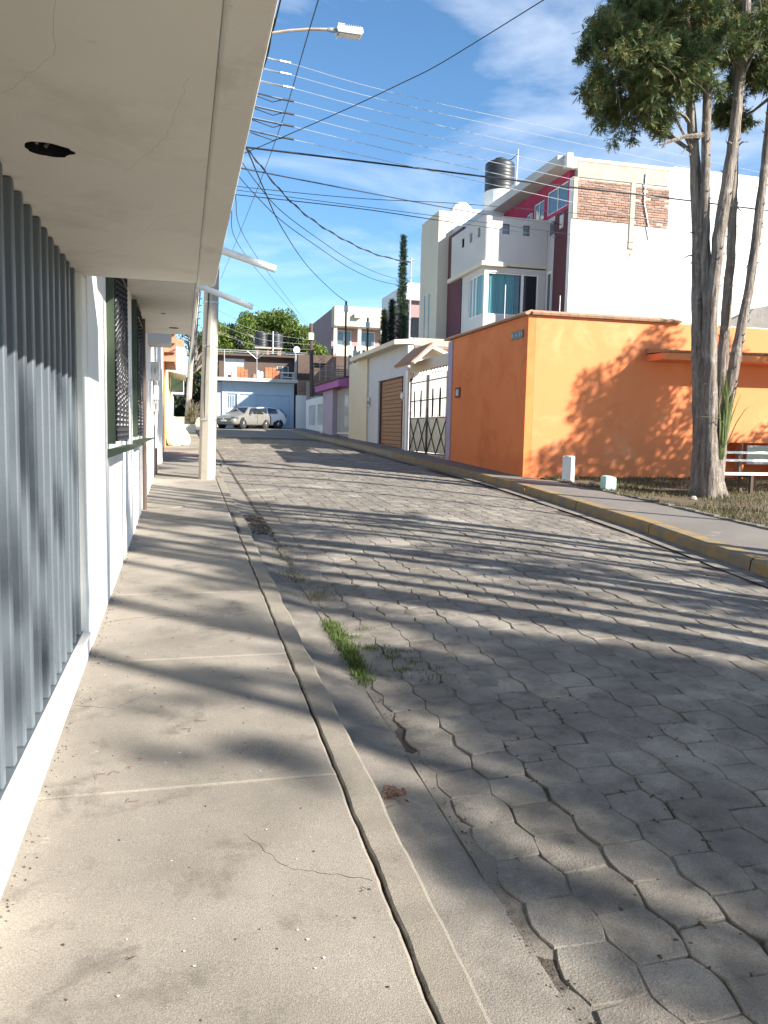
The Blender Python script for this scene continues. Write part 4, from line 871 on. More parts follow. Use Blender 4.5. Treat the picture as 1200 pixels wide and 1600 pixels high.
tbq = thing('table', 'white frame table standing on the blue house terrace', 'table', (7.1, 56.8, 5.08))
MB().box(6.65, 7.55, 56.5, 57.2, 5.55, 5.60).build('top', m_pvc, tbq)
for x in (6.68, 7.5):
    for y in (56.53, 57.15): MB().box(x, x + .04, y, y + .04, 5.082, 5.55).build('leg', m_pvc, tbq)
MB().box(6.72, 7.5, 56.55, 57.1, 5.22, 5.26).build('shelf', m_pvc, tbq)

pb = thing('apartment_building', 'rose sided block with cream balcony bands and a flat roof', 'building', (13.7, 75, 2))
MB().box(13.7, 21, 76.2, 90, 1, 13.1).build('wall', m_pink, pb)
MB().box(13.68, 21, 74.6, 76.19, 11.35, 13.15).build('parapet', m_cream, pb); MB().box(13.69, 21, 74.9, 76.19, 9.35, 9.55).build('slab', m_cream, pb); MB().box(13.7, 21, 74.9, 76.19, 6.4, 6.6).build('slab', m_cream, pb)
MB().box(13.69, 21, 74.9, 75.1, 7.9, 9.35).build('balcony', m_cream, pb); MB().box(13.69, 21, 74.9, 75.1, 5.0, 6.4).build('balcony', m_cream, pb)
for x in (13.7, 16.0, 18.2, 20.4): MB().box(x, x + .3, 74.92, 75.2, 4.0, 11.34).build('pier', m_white, pb)
for x in (14.2, 16.5, 18.7):
    f = MB().box(x, x + 1.4, 76.12, 76.18, 9.7, 11.1).build('window', m_white, pb); MB().box(x + .06, x + .66, 76.1, 76.118, 9.76, 11.04).build('pane', m_gwin, f); MB().box(x + .74, x + 1.34, 76.1, 76.118, 9.76, 11.04).build('pane', m_gwin, f)
    f = MB().box(x, x + 1.4, 76.12, 76.18, 6.8, 8.1).build('window', m_white, pb); MB().box(x + .06, x + 1.34, 76.1, 76.118, 6.86, 8.04).build('pane', m_gwin, f)
MB().box(15.5, 16.1, 74.2, 74.6, 12.1, 12.5).build('spout', m_cream, pb); MB().box(18.6, 19.2, 74.2, 74.6, 12.1, 12.5).build('spout', m_cream, pb)
MB().box(16.2, 16.9, 74.6, 74.9, 8.6, 9.2).build('air_conditioner', m_grey, pb)
fb = thing('house', 'white and grey block glimpsed between the tall cypress and the cream tower', 'house', (12.8, 48, 2))
MB().box(13.2, 17, 48, 54, 1.5, 9.6).build('wall', m_pink, fb); MB().box(13.15, 17, 47.7, 54, 9.6, 10.6).build('parapet', m_white, fb); MB().box(12.9, 13.5, 46.5, 47, 2, 7.2).build('water_box', m_white, fb); bx('window', m_gdark, fb, 13.6, 14.4, 47.9, 47.99, 7.4, 8.6)

# ------------------------------------------------------------------ trees
def sprays(b, c, r, n, seed, size=1.0, droop=.15, flat=1.0):
    """feathery cypress sprays: little fans of narrow scales filling a clump"""
    rd = random.Random(seed); c = Vector(c)
    for _ in range(n):
        d = Vector((rd.gauss(0, 1), rd.gauss(0, 1), rd.gauss(0, 1))).normalized()
        rr = r * (rd.random() ** .42) * rd.uniform(.85, 1.18)
        p = c + Vector((d.x * rr, d.y * rr, d.z * rr * flat))
        ax = (d + Vector((rd.uniform(-.6, .6), rd.uniform(-.6, .6), rd.uniform(-.5, .5) - droop))).normalized()
        l = rd.uniform(.10, .24) * size
        sd_ = ax.cross(Vector((rd.uniform(-1, 1), rd.uniform(-1, 1), rd.uniform(-1, 1)))).normalized()
        w0 = .013 * size
        tip = p + ax * l + Vector((0, 0, -l * .12))
        b.add([p - sd_ * w0, p + sd_ * w0, tip], [(0, 1, 2)])
        for k in range(5):
            t = .15 + .16 * k; q = p + ax * l * t; sg = 1 if k % 2 else -1
            e = q + (ax * .75 + sd_ * sg * rd.uniform(.5, .9)) * l * (.62 - .07 * k) + Vector((0, 0, -l * .06))
            pr = ax.cross(sd_) * w0 * .3
            u = (e - q).cross(ax.cross(sd_)).normalized() * w0 * rd.uniform(.6, 1.1)
            b.add([q - u + pr, q + u - pr, e], [(0, 1, 2)])
    return b
def trunk_tube(b, pts, n=9, seed=0, ridge=0):
    """pts (x,y,z,r) resampled, with slight knots"""
    nn = smooth_noise(seed); P = []; Rr = []
    for (a, c) in zip(pts, pts[1:]):
        k = max(2, int(abs(c[2] - a[2]) / .18))
        for i in range(k):
            t = i / k; P.append((a[0] + (c[0] - a[0]) * t + .012 * nn(a[2] * 4 + t * 3), a[1] + (c[1] - a[1]) * t + .012 * nn(9 + a[2] * 3 + t), a[2] + (c[2] - a[2]) * t)); Rr.append((a[3] + (c[3] - a[3]) * t) * (1 + .05 * nn(a[2] * 7 + t * 9)))
    P.append(pts[-1][:3]); Rr.append(pts[-1][3]); k0 = len(b.v); b.tube(P, Rr, n)
    if ridge:                    # deep wandering fissures in the bark
        g1, g2 = smooth_noise(seed + 50), smooth_noise(seed + 51)
        for i, p in enumerate(P):
            for j in range(n):
                q = Vector(b.v[k0 + i * n + j]); a = 6.283 * j / n; v = math.sin(9 * a + 2.2 * g1(p[2] * 1.1)) * .6 + math.sin(5 * a - 1.7 * g2(p[2] * .8)) * .4 + .35 * g2(p[2] * 6 + j * 1.7)
                b.v[k0 + i * n + j] = tuple(Vector(p) + (q - Vector(p)) * (1 + ridge * v))
    return b
T = [
 [(9.66, 13.35, .30, .30), (9.64, 13.35, .51, .25), (9.55, 13.35, 1.42, 0.175), (9.44, 13.35, 2.62, 0.145), (9.3, 13.35, 4.03, 0.131), (9.22, 13.35, 5.27, 0.118), (9.05, 13.35, 6.76, 0.105), (8.87, 13.35, 7.81, 0.087), (8.73, 13.35, 8.93, 0.074), (8.59, 13.35, 10.19, 0.062), (8.5, 13.3, 12.2, .02)],
 [(9.64, 13.2, .30, .33), (9.62, 13.2, .52, .28), (9.56, 13.2, 1.43, 0.193), (9.5, 13.2, 2.62, 0.143), (9.42, 13.2, 4.02, 0.124), (9.25, 13.2, 5.24, 0.111), (9.18, 13.2, 6.73, 0.093), (9.14, 13.2, 7.72, 0.086), (9.07, 13.2, 8.9, 0.074), (8.97, 13.2, 10.27, 0.062), (8.9, 13.2, 12.6, .02)],
 [(9.56, 13.0, .30, .2), (9.54, 13.0, .54, .18), (9.46, 13.0, 2.14, 0.135), (9.35, 13.0, 3.99, 0.12), (9.41, 13.0, 5.21, 0.127), (9.57, 13.0, 6.7, 0.115), (9.66, 13.0, 7.97, 0.097), (9.68, 13.0, 9.11, 0.085), (9.68, 13.0, 10.28, 0.067), (9.7, 13, 12.8, .02)],
 [(9.9, 13.5, .30, .2), (9.94, 13.5, .56, .187), (9.97, 13.5, 1.92, 0.136), (10.02, 13.5, 2.89, 0.123), (10.04, 13.5, 4.34, 0.103), (10.06, 13.5, 5.22, 0.097), (10.0, 13.5, 6.79, 0.084), (9.95, 13.5, 8.04, 0.071), (9.87, 13.5, 9.37, 0.059), (9.8, 13.5, 11.5, .02)],
 [(9.68, 13.15, .30, .25), (9.71, 13.15, .52, .218), (9.82, 13.15, 1.55, 0.145), (9.95, 13.15, 2.51, 0.12), (10.07, 13.15, 3.35, 0.108), (10.22, 13.15, 4.29, 0.095), (10.31, 13.15, 5.31, 0.095), (10.4, 13.15, 6.61, 0.088), (10.45, 13.15, 7.85, 0.082), (10.47, 13.15, 9.29, 0.069), (10.5, 13.15, 10.38, 0.057), (10.5, 13.1, 12, .02)]]
ct = thing('cypress_tree', 'tall multi stemmed cypress with bare lower trunks on the grass by the bench', 'tree', (9.65, 13.3, .5))
for i, p in enumerate(T): trunk_tube(MB(), [(q[0], q[1], q[2], q[3] * (.84 if q[2] > 1.2 else .9)) for q in p], 30, i + 3, .085).build('trunk', m_bark, ct, smooth=True)
root = MB(); rr_ = random.Random(7)
for k in range(9):
    a = k * .7; root.tube([(9.68 + .16 * math.cos(a), 13.25 + .13 * math.sin(a), .95), (9.68 + .27 * math.cos(a), 13.25 + .22 * math.sin(a), .62), (9.68 + .42 * math.cos(a), 13.25 + .34 * math.sin(a), .44)], [.10, .10, .04], 7)
root.build('root_flare', m_bark, ct, smooth=True)
CL = [(6.96, 12.9, 8.32, 0.36), (7.64, 13.6, 9.0, 0.34), (7.17, 13.0, 7.78, 0.40), (7.74, 13.4, 7.50, 0.40), (7.45, 13.7, 7.66, 0.28), (7.53, 12.6, 7.9, 0.47), (8.17, 13.5, 7.72, 0.46), (8.20, 13.3, 7.30, 0.24), (8.61, 13.7, 8.96, 0.54), (8.15, 12.7, 7.82, 0.46), (8.18, 13.0, 7.58, 0.40), (8.87, 13.3, 8.92, 0.52), (8.5, 12.6, 7.93, 0.37), (7.97, 13.4, 8.95, 0.40), (9.66, 13.8, 9.48, 0.52), (9.12, 12.8, 8.36, 0.40), (10.19, 13.5, 9.36, 0.54), (10.32, 13.6, 8.69, 0.38), (10.54, 13.4, 8.3, 0.34), (9.98, 13.7, 7.83, 0.24), (10.21, 13.8, 7.66, 0.18), (9.81, 12.7, 8.70, 0.36), (10.65, 13.3, 8.49, 0.42), (9.2, 13.7, 8.3, 0.28), (8.3, 13.4, 9.75, 0.66), (8.72, 12.9, 9.76, 0.72), (10.06, 13.5, 10.17, 0.8), (10.67, 13.2, 9.67, 0.6), (8.61, 13.2, 10.64, 0.85), (9.77, 13.4, 11.16, 0.9), (9.05, 13.2, 11.65, 0.75), (7.57, 13.2, 9.4, 0.38), (10.72, 13.2, 10.66, 0.6), (9.3, 13.2, 12.5, .6), (7.3, 13.2, 8.7, .3), (8.0, 13.1, 8.45, .45), (8.7, 13.3, 8.3, .42)]
cr_ = MB()
for i, (x, y, z, r_) in enumerate(CL): sprays(cr_, (x, y, z + .06), r_ * .9, int(300 * r_ / .42) if z < 9.7 else 420, 100 + i, .85)
rfr = random.Random(33)
for i, (x, y, z, r_) in enumerate(CL):          # long drooping fronds break the outline
    if z > 9.9: continue
    for k in range(9):
        d = Vector((rfr.gauss(-.35, 1), rfr.gauss(0, .7), rfr.gauss(-.1, .6))).normalized(); L_ = r_ * rfr.uniform(1.1, 1.65)
        for q in range(5):
            t = .5 + .13 * q; sprays(cr_, (x + d.x * L_ * t, y + d.y * L_ * t, z + d.z * L_ * t - .16 * t * t * L_), .085 * (1.25 - t) + .02, 13, i * 91 + k * 7 + q, .8)
cr_.build('crown', m_cyp, ct)
br_ = MB(); rbz = random.Random(12)
for (x, y, z, r_) in CL[:24]:    # limbs carrying each clump
    tx = min(T, key=lambda q: abs(q[5][0] - x)); k = min(tx, key=lambda s_: abs(s_[2] - (z - .3)))
    br_.tube([(k[0], k[1], k[2]), ((k[0] + x) / 2, (k[1] + y) / 2, (k[2] + z) / 2 - .06), (x, y, z)], [.035, .024, .010], 5)
for (p, q, r0) in (((9.16, 13.2, 7.05), (8.15, 13.05, 6.72), .05), ((8.98, 13.35, 7.2), (8.62, 13.3, 7.42), .045), ((9.02, 13.35, 6.9), (8.75, 13.3, 6.72), .02), ((9.22, 13.35, 4.95), (8.88, 13.3, 4.86), .02), ((9.22, 13.35, 5.3), (9.0, 13.3, 5.34), .028), ((9.62, 13.0, 6.75), (9.42, 12.9, 6.86), .03), ((10.0, 13.5, 7.0), (10.3, 13.5, 7.15), .02), ((10.38, 13.15, 6.2), (10.55, 13.1, 6.25), .02), ((9.2, 13.35, 6.2), (9.05, 13.3, 6.22), .02), ((10.05, 13.5, 5.9), (10.15, 13.4, 5.85), .02), ((10.31, 13.15, 4.8), (10.42, 13.1, 4.85), .015), ((10.2, 13.15, 4.3), (10.3, 13.1, 4.4), .015), ((9.05, 13.35, 6.75), (8.9, 13.3, 6.68), .018), ((9.1, 13.35, 6.55), (8.95, 13.3, 6.5), .018), ((9.22, 13.35, 3.1), (9.3, 13.2, 3.2), .02)):
    m_ = [(p[i] + q[i]) / 2 + (.05 if i == 2 else 0) for i in range(3)]; br_.tube([p, m_, q], [r0, r0 * .75, r0 * .35], 5)
for i in range(160):             # broken stubs and flaking bark ridges on the stems
    t_ = rbz.choice(T); k = rbz.randrange(2, len(t_) - 3); a, c = t_[k], t_[k + 1]; u = rbz.random(); P0 = [a[j] + (c[j] - a[j]) * u for j in range(4)]; an = rbz.uniform(0, 6.28)
    s_ = P0[3] * .9; br_.tube([(P0[0] + s_ * math.cos(an), P0[1] + s_ * math.sin(an), P0[2]), (P0[0] + (s_ + .035) * math.cos(an), P0[1] + (s_ + .035) * math.sin(an), P0[2] + .05)], [.014, .006], 4)
br_.build('branches', m_bark, ct, kind='stuff')
tg = MB()
for i in range(230):             # fine bare twigs feathering the crown's edge
    x, y, z, r_ = rbz.choice(CL[:12] + CL[17:24]); d = Vector((rbz.gauss(0, 1), rbz.gauss(0, 1), rbz.gauss(0, 1))).normalized(); p = Vector((x, y, z)) + d * r_ * .8; q = p + (d + Vector((0, 0, -.3))) * rbz.uniform(.1, .32)
    tg.tube([p, (p + q) / 2 + Vector((0, 0, .03)), q], [.005, .004, .002], 3)
tg.build('twigs', m_twig, ct, kind='stuff')
ag = thing('strap_leaf_plant', 'tuft of long green strap leaves rooted in the cypress fork', 'plant', (9.75, 12.95, 1.4))
rg = random.Random(14)
for k in range(26):
    a = rg.uniform(0, 6.28); h = rg.uniform(.9, 1.75); sp_ = rg.uniform(.02, .34); b = MB(); x0, y0 = 9.70 + rg.uniform(-.05, .05), 12.95 + rg.uniform(-.04, .03)
    pts = []
    for i in range(7):
        t = i / 6; pts.append((x0 + math.cos(a) * sp_ * t ** 1.8 + .10 * t, y0 + math.sin(a) * sp_ * t ** 1.8 * .6, 1.22 + h * t - .25 * sp_ * t ** 3))
    for i, p in enumerate(pts):
        w_ = .019 * math.sin(math.pi * (.12 + .86 * i / 6)) + .001; b.v += [(p[0] - w_, p[1], p[2]), (p[0], p[1] - .008, p[2]), (p[0] + w_, p[1], p[2])]
    for i in range(6): b.f += [(3 * i, 3 * i + 1, 3 * i + 4, 3 * i + 3), (3 * i + 1, 3 * i + 2, 3 * i + 5, 3 * i + 4)]
    b.build('leaf', m_agave, ag)
for (pts) in ([(9.72, 12.9, 1.45), (9.68, 12.85, 1.85), (9.5, 12.8, 1.98), (9.1, 12.75, 2.0)], [(9.78, 12.9, 1.5), (9.95, 12.9, 1.9), (10.12, 12.9, 2.15), (10.2, 12.9, 2.2)]):
    MB().tube(pts, [.014, .012, .009, .004], 4).build('leaf', m_agave, ag)

# the rest of the cypress row along the verge, whose shadows cross the street
def far_tree(x, y, stems, zc, crown, seed, label, dens=520, lean=.5, r0=.10, size=1.3, grp='cypress row along the verge'):
    zb_ = zs(y) + RK - .1; t_ = thing('cypress_tree', label, 'tree', (x, y, zb_), grp); rr = random.Random(seed)
    for k in range(stems):
        a = k * 2.4 + rr.random(); l = lean * rr.uniform(.5, 1.2) * (0 if stems == 1 else 1); rb_ = r0 * rr.uniform(.75, 1.1)
        p = [(x + .12 * math.cos(a), y + .12 * math.sin(a), zb_, rb_ * 1.5), (x + (.12 + l * .25) * math.cos(a), y + (.12 + l * .25) * math.sin(a), zb_ + 1.6, rb_), (x + (.12 + l * .7) * math.cos(a), y + (.12 + l * .7) * math.sin(a), zb_ + 4, rb_ * .95), (x + (.12 + l) * math.cos(a), y + (.12 + l) * math.sin(a), zc + .5, rb_ * .75)]
        trunk_tube(MB(), p, 8, seed + k).build('trunk', m_bark, t_, smooth=True)
    b = MB()
    for i, (dx, dy, dz, r_) in enumerate(crown): sprays(b, (x + dx, y + dy, zc + dz), r_, int(dens * (r_ / .5) ** 2), seed * 31 + i, size)
    b.build('crown', m_cyp, t_); return t_
def crown_list(seed, n, rad, h, r0=.4, r1=.75):
    rr = random.Random(seed); return [(rr.gauss(0, rad * .5), rr.gauss(0, rad * .5), rr.uniform(0, h), rr.uniform(r0, r1)) for _ in range(n)]
LR = 'cypress of the row along the verge, out of view beyond the bench'
far_tree(11.0, 9.1, 1, 10.6, crown_list(1, 10, 1.1, 3.0), 21, LR, r0=.085, dens=300)
far_tree(10.9, 7.0, 1, 10.6, crown_list(2, 9, 1.0, 3.0), 22, LR, r0=.075, dens=300)
LOW = lambda sd, n: [(random.Random(sd + k).uniform(-1.2, 1.2), random.Random(sd + k + 50).uniform(-.8, .8), random.Random(sd + k + 90).uniform(-8.2, -2.2), random.Random(sd + k + 70).uniform(.14, .30)) for k in range(n)]
far_tree(9.9, 3.6, 4, 10.8, crown_list(3, 9, 1.2, 3.0) + LOW(300, 9), 23, LR, r0=.085, dens=300, lean=.9)
far_tree(10.1, 1.7, 3, 10.8, crown_list(4, 9, 1.2, 3.0) + LOW(400, 9), 24, LR, r0=.075, dens=300, lean=.7)
far_tree(10.0, -.2, 5, 10.6, crown_list(5, 9, 1.3, 3.0) + LOW(500, 8), 25, LR, r0=.10, dens=300, lean=1.1)
rmd = random.Random(61)
def MID(y0, n): return [(rmd.uniform(-.5, .5), 0, 0, 0)] * 0 + [(rmd.uniform(-.3, .3), rmd.uniform(-1.35, 1.35), rmd.uniform(-3.7, -2.3), rmd.uniform(.07, .15)) for _ in range(n)]
for yy_, sd_ in ((4.0, 31), (1.6, 32), (-.8, 33), (-3.2, 34), (-5.0, 35)):
    far_tree(10.0 + .25 * (sd_ % 3), yy_, 2, 10.6, MID(yy_, 22) + crown_list(sd_, 5, 1.0, 2.5), sd_, LR, r0=.085, dens=1500 if sd_ < 0 else 1100, lean=.6, size=.6)
CA = [(-5.32, 6.02, 0.25), (-4.87, 7.02, 0.1), (-4.66, 6.23, 0.2), (-4.63, 6.07, 0.26), (-4.59, 5.91, 0.3), (-4.46, 6.37, 0.22), (-4.23, 5.67, 0.4), (-4.07, 6.5, 0.2), (-3.96, 5.81, 0.34), (-3.92, 6.17, 0.28), (-3.88, 5.96, 0.32), (-3.83, 5.61, 0.34), (-3.62, 6.58, 0.18), (-3.21, 6.18, 0.26), (-3.17, 6.65, 0.15), (-2.95, 5.6, 0.32), (-2.95, 5.82, 0.3), (-2.94, 5.4, 0.35), (-2.45, 6.1, 0.24), (-2.4, 5.29, 0.35), (-2.36, 5.03, 0.4), (-2.32, 5.83, 0.3), (-2.27, 5.52, 0.35), (-2.19, 6.31, 0.18)]
far_tree(10.0, -3.3, 4, 5.5, [(0, y + 3.3, z - 5.5, r_) for y, z, r_ in CA], 26, LR, r0=.11, dens=1500, lean=.5, size=.8)
CB_ = [(-6.32, 6.57, 0.12), (-6.28, 6.65, 0.09), (-6.25, 6.42, 0.14), (-6.15, 7.91, 0.06), (-6.12, 6.83, 0.12), (-6.01, 6.89, 0.14), (-5.97, 6.37, 0.14), (-5.94, 6.58, 0.1), (-5.9, 6.72, 0.1), (-5.87, 7.41, 0.08), (-5.83, 6.95, 0.14), (-5.76, 7.61, 0.12), (-5.7, 7.48, 0.13), (-5.55, 6.99, 0.13), (-5.31, 7.83, 0.07), (-5.29, 6.5, 0.1), (-5.17, 6.67, 0.12), (-5.15, 6.16, 0.18), (-5.13, 6.29, 0.1), (-5.06, 6.02, 0.22), (-4.8, 7.75, 0.1), (-4.65, 7.19, 0.12), (-4.62, 7.47, 0.12)]
rbb = random.Random(88)
far_tree(10.0, -5.8, 2, 6.2, [(0, y + 5.8, z - 6.2, r_ * .85) for y, z, r_ in CB_] + [(0, rbb.uniform(-1.6, .8), rbb.uniform(2.3, 3.9), rbb.uniform(.06, .13)) for _ in range(16)], 27, LR, r0=.05, dens=3000, lean=.3, size=.42)
# a broad leaved tree beyond the bench shades the orange side wall
bt = thing('broadleaf_tree', 'bushy broad leaved tree out of view that shades the orange wall', 'tree', (16.6, 10.6, .4))
trunk_tube(MB(), [(16.6, 10.6, .2, .17), (16.5, 10.7, 2.2, .13), (16.6, 10.6, 4.4, .10), (16.8, 10.7, 6.5, .05)], 9, 2).build('trunk', m_bark, bt, smooth=True)
lf = MB(); rl_ = random.Random(17); lb = MB()
CB = [(0, 0, 7.0, 1.0), (.3, .2, 8.4, .6), (-.5, -.4, 8.1, .4), (1.2, .9, 7.6, .6), (0, 0, 6.2, 1.0), (-.75, -.5, 5.4, .75), (.8, .6, 5.6, .85), (-.2, .1, 7.2, .75), (-.95, -.8, 6.6, .5), (.2, .2, 7.95, .42), (1.5, .9, 4.9, .8), (-1.15, -.95, 5.0, .5), (1.0, 1.0, 6.7, .5), (.4, .0, 4.7, .85), (2.3, 1.6, 5.0, .75), (3.2, 2.3, 4.2, .8), (-.45, -.35, 4.55, .5), (.3, .2, 7.6, .35), (-.6, -.5, 7.6, .3)]
for (dx, dy, z, r_) in CB:
    lb.tube([(16.6, 10.6, z - .8), (16.6 + dx * .6, 10.6 + dy * .6, z - .2), (16.6 + dx, 10.6 + dy, z)], [.05, .03, .012], 5)
    for _ in range(int(640 * r_ * r_)):
        d = Vector((rl_.gauss(0, 1), rl_.gauss(0, 1), rl_.gauss(0, 1))).normalized() * r_ * rl_.random() ** .45; p = Vector((16.6 + dx, 10.6 + dy, z)) + d
        for _k in range(4):
            c = p + Vector((rl_.uniform(-.13, .13), rl_.uniform(-.13, .13), rl_.uniform(-.1, .1))); a = Vector((rl_.uniform(-1, 1), rl_.uniform(-1, 1), rl_.uniform(-.9, .4))).normalized() * rl_.uniform(.05, .09); s_ = a.cross(Vector((rl_.uniform(-1, 1), rl_.uniform(-1, 1), 1))).normalized() * a.length * .42
            lf.add([c - a, c + s_, c + a, c - s_], [(0, 1, 2, 3)])
lb.build('branches', m_bark, bt); lf.build('crown', m_brd, bt)

# big bright tree behind the blue house, hedge and plants at the far end
def leafy(name, lab, cat, loc, clumps, m, lsize, n, seed, trunk=None, grp=None):
    t_ = thing(name, lab, cat, loc, grp); rr = random.Random(seed); b = MB()
    for (x, y, z, r_) in clumps:
        for _ in range(int(n * r_ * r_)):
            d = Vector((rr.gauss(0, 1), rr.gauss(0, 1), rr.gauss(0, 1))).normalized() * r_ * rr.random() ** .35
            c = Vector((x, y, z)) + d; a = Vector((rr.uniform(-1, 1), rr.uniform(-1, 1), rr.uniform(-1.4, .3))).normalized() * lsize * rr.uniform(.6, 1.3); s_ = a.cross(Vector((rr.uniform(-1, 1), rr.uniform(-1, 1), .6))).normalized() * a.length * .4
            b.add([c - a, c + s_, c + a, c - s_], [(0, 1, 2, 3)])
    if trunk: 
        tb_ = MB(); trunk_tube(tb_, trunk, 8, seed)
        for (x, y, z, r_) in clumps[:14]: tb_.tube([trunk[-1][:3], ((trunk[-1][0] + x) / 2, y, z - r_ * .7), (x, y, z)], [.12, .08, .03], 5)
        tb_.build('trunk', m_bark, t_)
    b.build('crown', m, t_); return t_
rc = random.Random(20); cl = []
for (x0, x1, zt0, zt1) in ((2.2, 5.2, 10.5, 10.9), (4.9, 8.6, 11.6, 12.1), (8.0, 12.3, 12.0, 8.6), (1.2, 2.6, 9.4, 10.2)):
    for k in range(38):
        t = rc.random(); x = x0 + (x1 - x0) * t; zt_ = zt0 + (zt1 - zt0) * t; r_ = rc.uniform(.6, 1.05); z = zt_ - r_ - rc.random() ** 1.4 * 3.6; cl.append((x, 70 + rc.uniform(-2.0, 2.0), z, r_))
cl.append((10.0, 70, 6.6, 1.0)); cl.append((11.2, 70, 6.6, .8))
leafy('broadleaf_tree', 'large bright green tree rising behind the blue house', 'tree', (6.5, 70, 1.8), cl, m_brd, .15, 420, 3, [(6.5, 70, 1.5, .4), (6.4, 70, 5, .32), (6.5, 70, 7, .25)])
cl = [(rc.uniform(-4.6, 2.1), 63 + rc.uniform(-.5, .5), rc.uniform(2.0, 5.3), rc.uniform(.6, .9)) for _ in range(46)]
leafy('hedge', 'tall dark clipped hedge closing the street behind the leaning pole', 'hedge', (-.5, 63, 1.8), cl, m_hedge, .12, 330, 5)
MB().box(-6, 2.1, 63.3, 63.8, 1.4, 5.4).build('garden_wall', m_darkb); tag(bpy.data.objects['garden_wall'], 'dark wall overgrown by the clipped hedge', 'wall')
cl = [(rc.uniform(-.2, 2.0), 66 + rc.uniform(-1, 1), rc.uniform(5.6, 9.6), rc.uniform(.35, .75)) for _ in range(26)]
leafy('broadleaf_tree', 'thin airy tree above the dark hedge, seen past the concrete pole', 'tree', (.9, 66, 1.8), cl, m_hedge, .11, 120, 6, [(.9, 66, 1.5, .16), (.9, 66, 6, .1)])
def column_cypress(x, y, z0, z1, r, seed, lab):
    t_ = thing('column_cypress', lab, 'tree', (x, y, z0), 'column cypresses'); b = MB(); rr = random.Random(seed); H = z1 - z0
    n = int(H / .16)
    for i in range(n):
        t = i / n; z = z0 + .6 + (H - .6) * t; rad = r * (1 - t) ** .55 * (1 if t > .1 else .6 + 4 * t) * (1 + .18 * math.sin(i * 1.9 + seed))
        for k in range(3): sprays(b, (x + rr.uniform(-.4, .4) * rad, y + rr.uniform(-.4, .4) * rad, z), max(.05, rad * .75), 26, seed * 97 + i * 5 + k, 1.0, -1.0, .8)
    b.build('crown', m_colc, t_); MB().tube([(x, y, z0), (x, y, z0 + H * .7)], [.12, .03], 7).build('trunk', m_bark, t_)
column_cypress(11.33, 42, 1.3, 11.95, .42, 1, 'tallest slender column cypress between the mast and the cream tower')
column_cypress(10.95, 42.6, 1.3, 8.7, .40, 2, 'middle column cypress, shorter than the slender tall one')
column_cypress(10.45, 42.3, 1.3, 8.1, .36, 3, 'shortest column cypress, next to the rose block')
column_cypress(11.75, 42.7, 1.3, 8.5, .42, 4, 'stout low column cypress against the foot of the tallest one')

# ------------------------------------------------------------------ poles, lamp, wires
pl = thing('utility_pole', 'tapered octagonal concrete pole standing on the near footpath', 'utility pole', (.46, 16.5, .58))
pts = [(.46, 16.5, .50), (.50, 16.5, 2.2), (.555, 16.5, 4.41), (.63, 16.5, 7.0), (.70, 16.5, 9.9)]
MB().tube(pts, [.168, .158, .142, .125, .105], 8).build('shaft', m_pole, pl)
for z, x, r_ in ((1.75, .487, .166), (4.05, .547, .149), (3.2, .53, .156)):
    MB().lathe((x, 16.5, z), [(r_, 0), (r_, .03)], 12).build('steel_band', m_galv, pl)
arm = MB().tube([(.69, 16.5, 8.82), (1.58, 16.5, 9.24), (2.02, 16.5, 9.36), (2.46, 16.5, 9.45), (2.80, 16.5, 9.49)], .028, 7).build('lamp_arm', m_rust, pl)
head = MB(); head.prism([(2.96, 9.50), (2.98, 9.56), (3.48, 9.57), (3.50, 9.46), (3.46, 9.42), (2.99, 9.42)], 'y', 16.38, 16.62); hd = head.build('lamp_head', m_galv, arm, bevel=.01)
MB().box(3.02, 3.46, 16.41, 16.59, 9.412, 9.419).build('lamp_lens', m_pvc, arm)
MB().lathe((2.80, 16.5, 9.49), [(.035, 0), (.045, .05), (.045, .13), (.03, .19)], 10, 'x').build('lamp_socket', m_galv, arm)
fn = MB()
for k in range(9): fn.box(3.08 + k * .045, 3.088 + k * .045, 16.41, 16.59, 9.571, 9.60)
fn.box(3.0, 3.14, 16.44, 16.56, 9.571, 9.62); fn.tube([(2.98, 16.45, 9.42), (2.99, 16.44, 9.36), (2.96, 16.44, 9.30)], .006, 4)
fn.build('cooling_fins', m_galv, arm)
for z in (8.86, 8.64, 8.41, 8.15, 7.92, 7.69, 7.46): MB().tube([(.62, 16.42, z), (.62, 16.36, z)], .03, 6).build('clevis', m_galv, pl)
MB().tube([(.40, 16.4, .6), (.42, 16.37, 2.5), (.50, 16.37, 4.3), (.58, 16.38, 6.6)], .012, 5).build('ground_cable', m_cable, pl)
bl = MB(); rbl = random.Random(4)
for k in range(60):              # tangle of spliced wire hanging on the pole and lashed cables on the next one
    p0 = (.95 + rbl.gauss(0, .05), 16.5, 4.9 + rbl.gauss(0, .16))
    bl.tube([p0, (p0[0] + rbl.gauss(0, .06), 16.5 + rbl.gauss(0, .05), p0[2] + rbl.gauss(0, .1)), (p0[0] + rbl.gauss(0, .06), 16.5, p0[2] + rbl.gauss(0, .12))], .008, 3)
p2 = thing('utility_pole', 'leaning slim concrete pole by the planter far down the footpath', 'utility pole', (.24, 45, 1.4))
MB().tube([(.21, 45, 1.3), (.41, 45, 5.0), (.66, 45, 7.4), (.95, 45, 9.8)], [.17, .14, .115, .09], 8).build('shaft', m_pole, p2)
for k in range(8): MB().tube([(.62 + .09 * k * .4, 44.9, 6.0 + .35 * k), (.78 + .09 * k * .4, 44.9, 6.05 + .35 * k)], .025, 5).build('step_iron', m_cable, p2)
for k in range(5): MB().tube([(.45 + .03 * k, 44.8, 5.0 + .1 * k), (.62 + .03 * k, 44.8, 6.2), (.9, 44.8, 8.4 + .2 * k), (1.1, 44.8, 9.8)], .010, 4).build('cable_run', m_cable, p2)
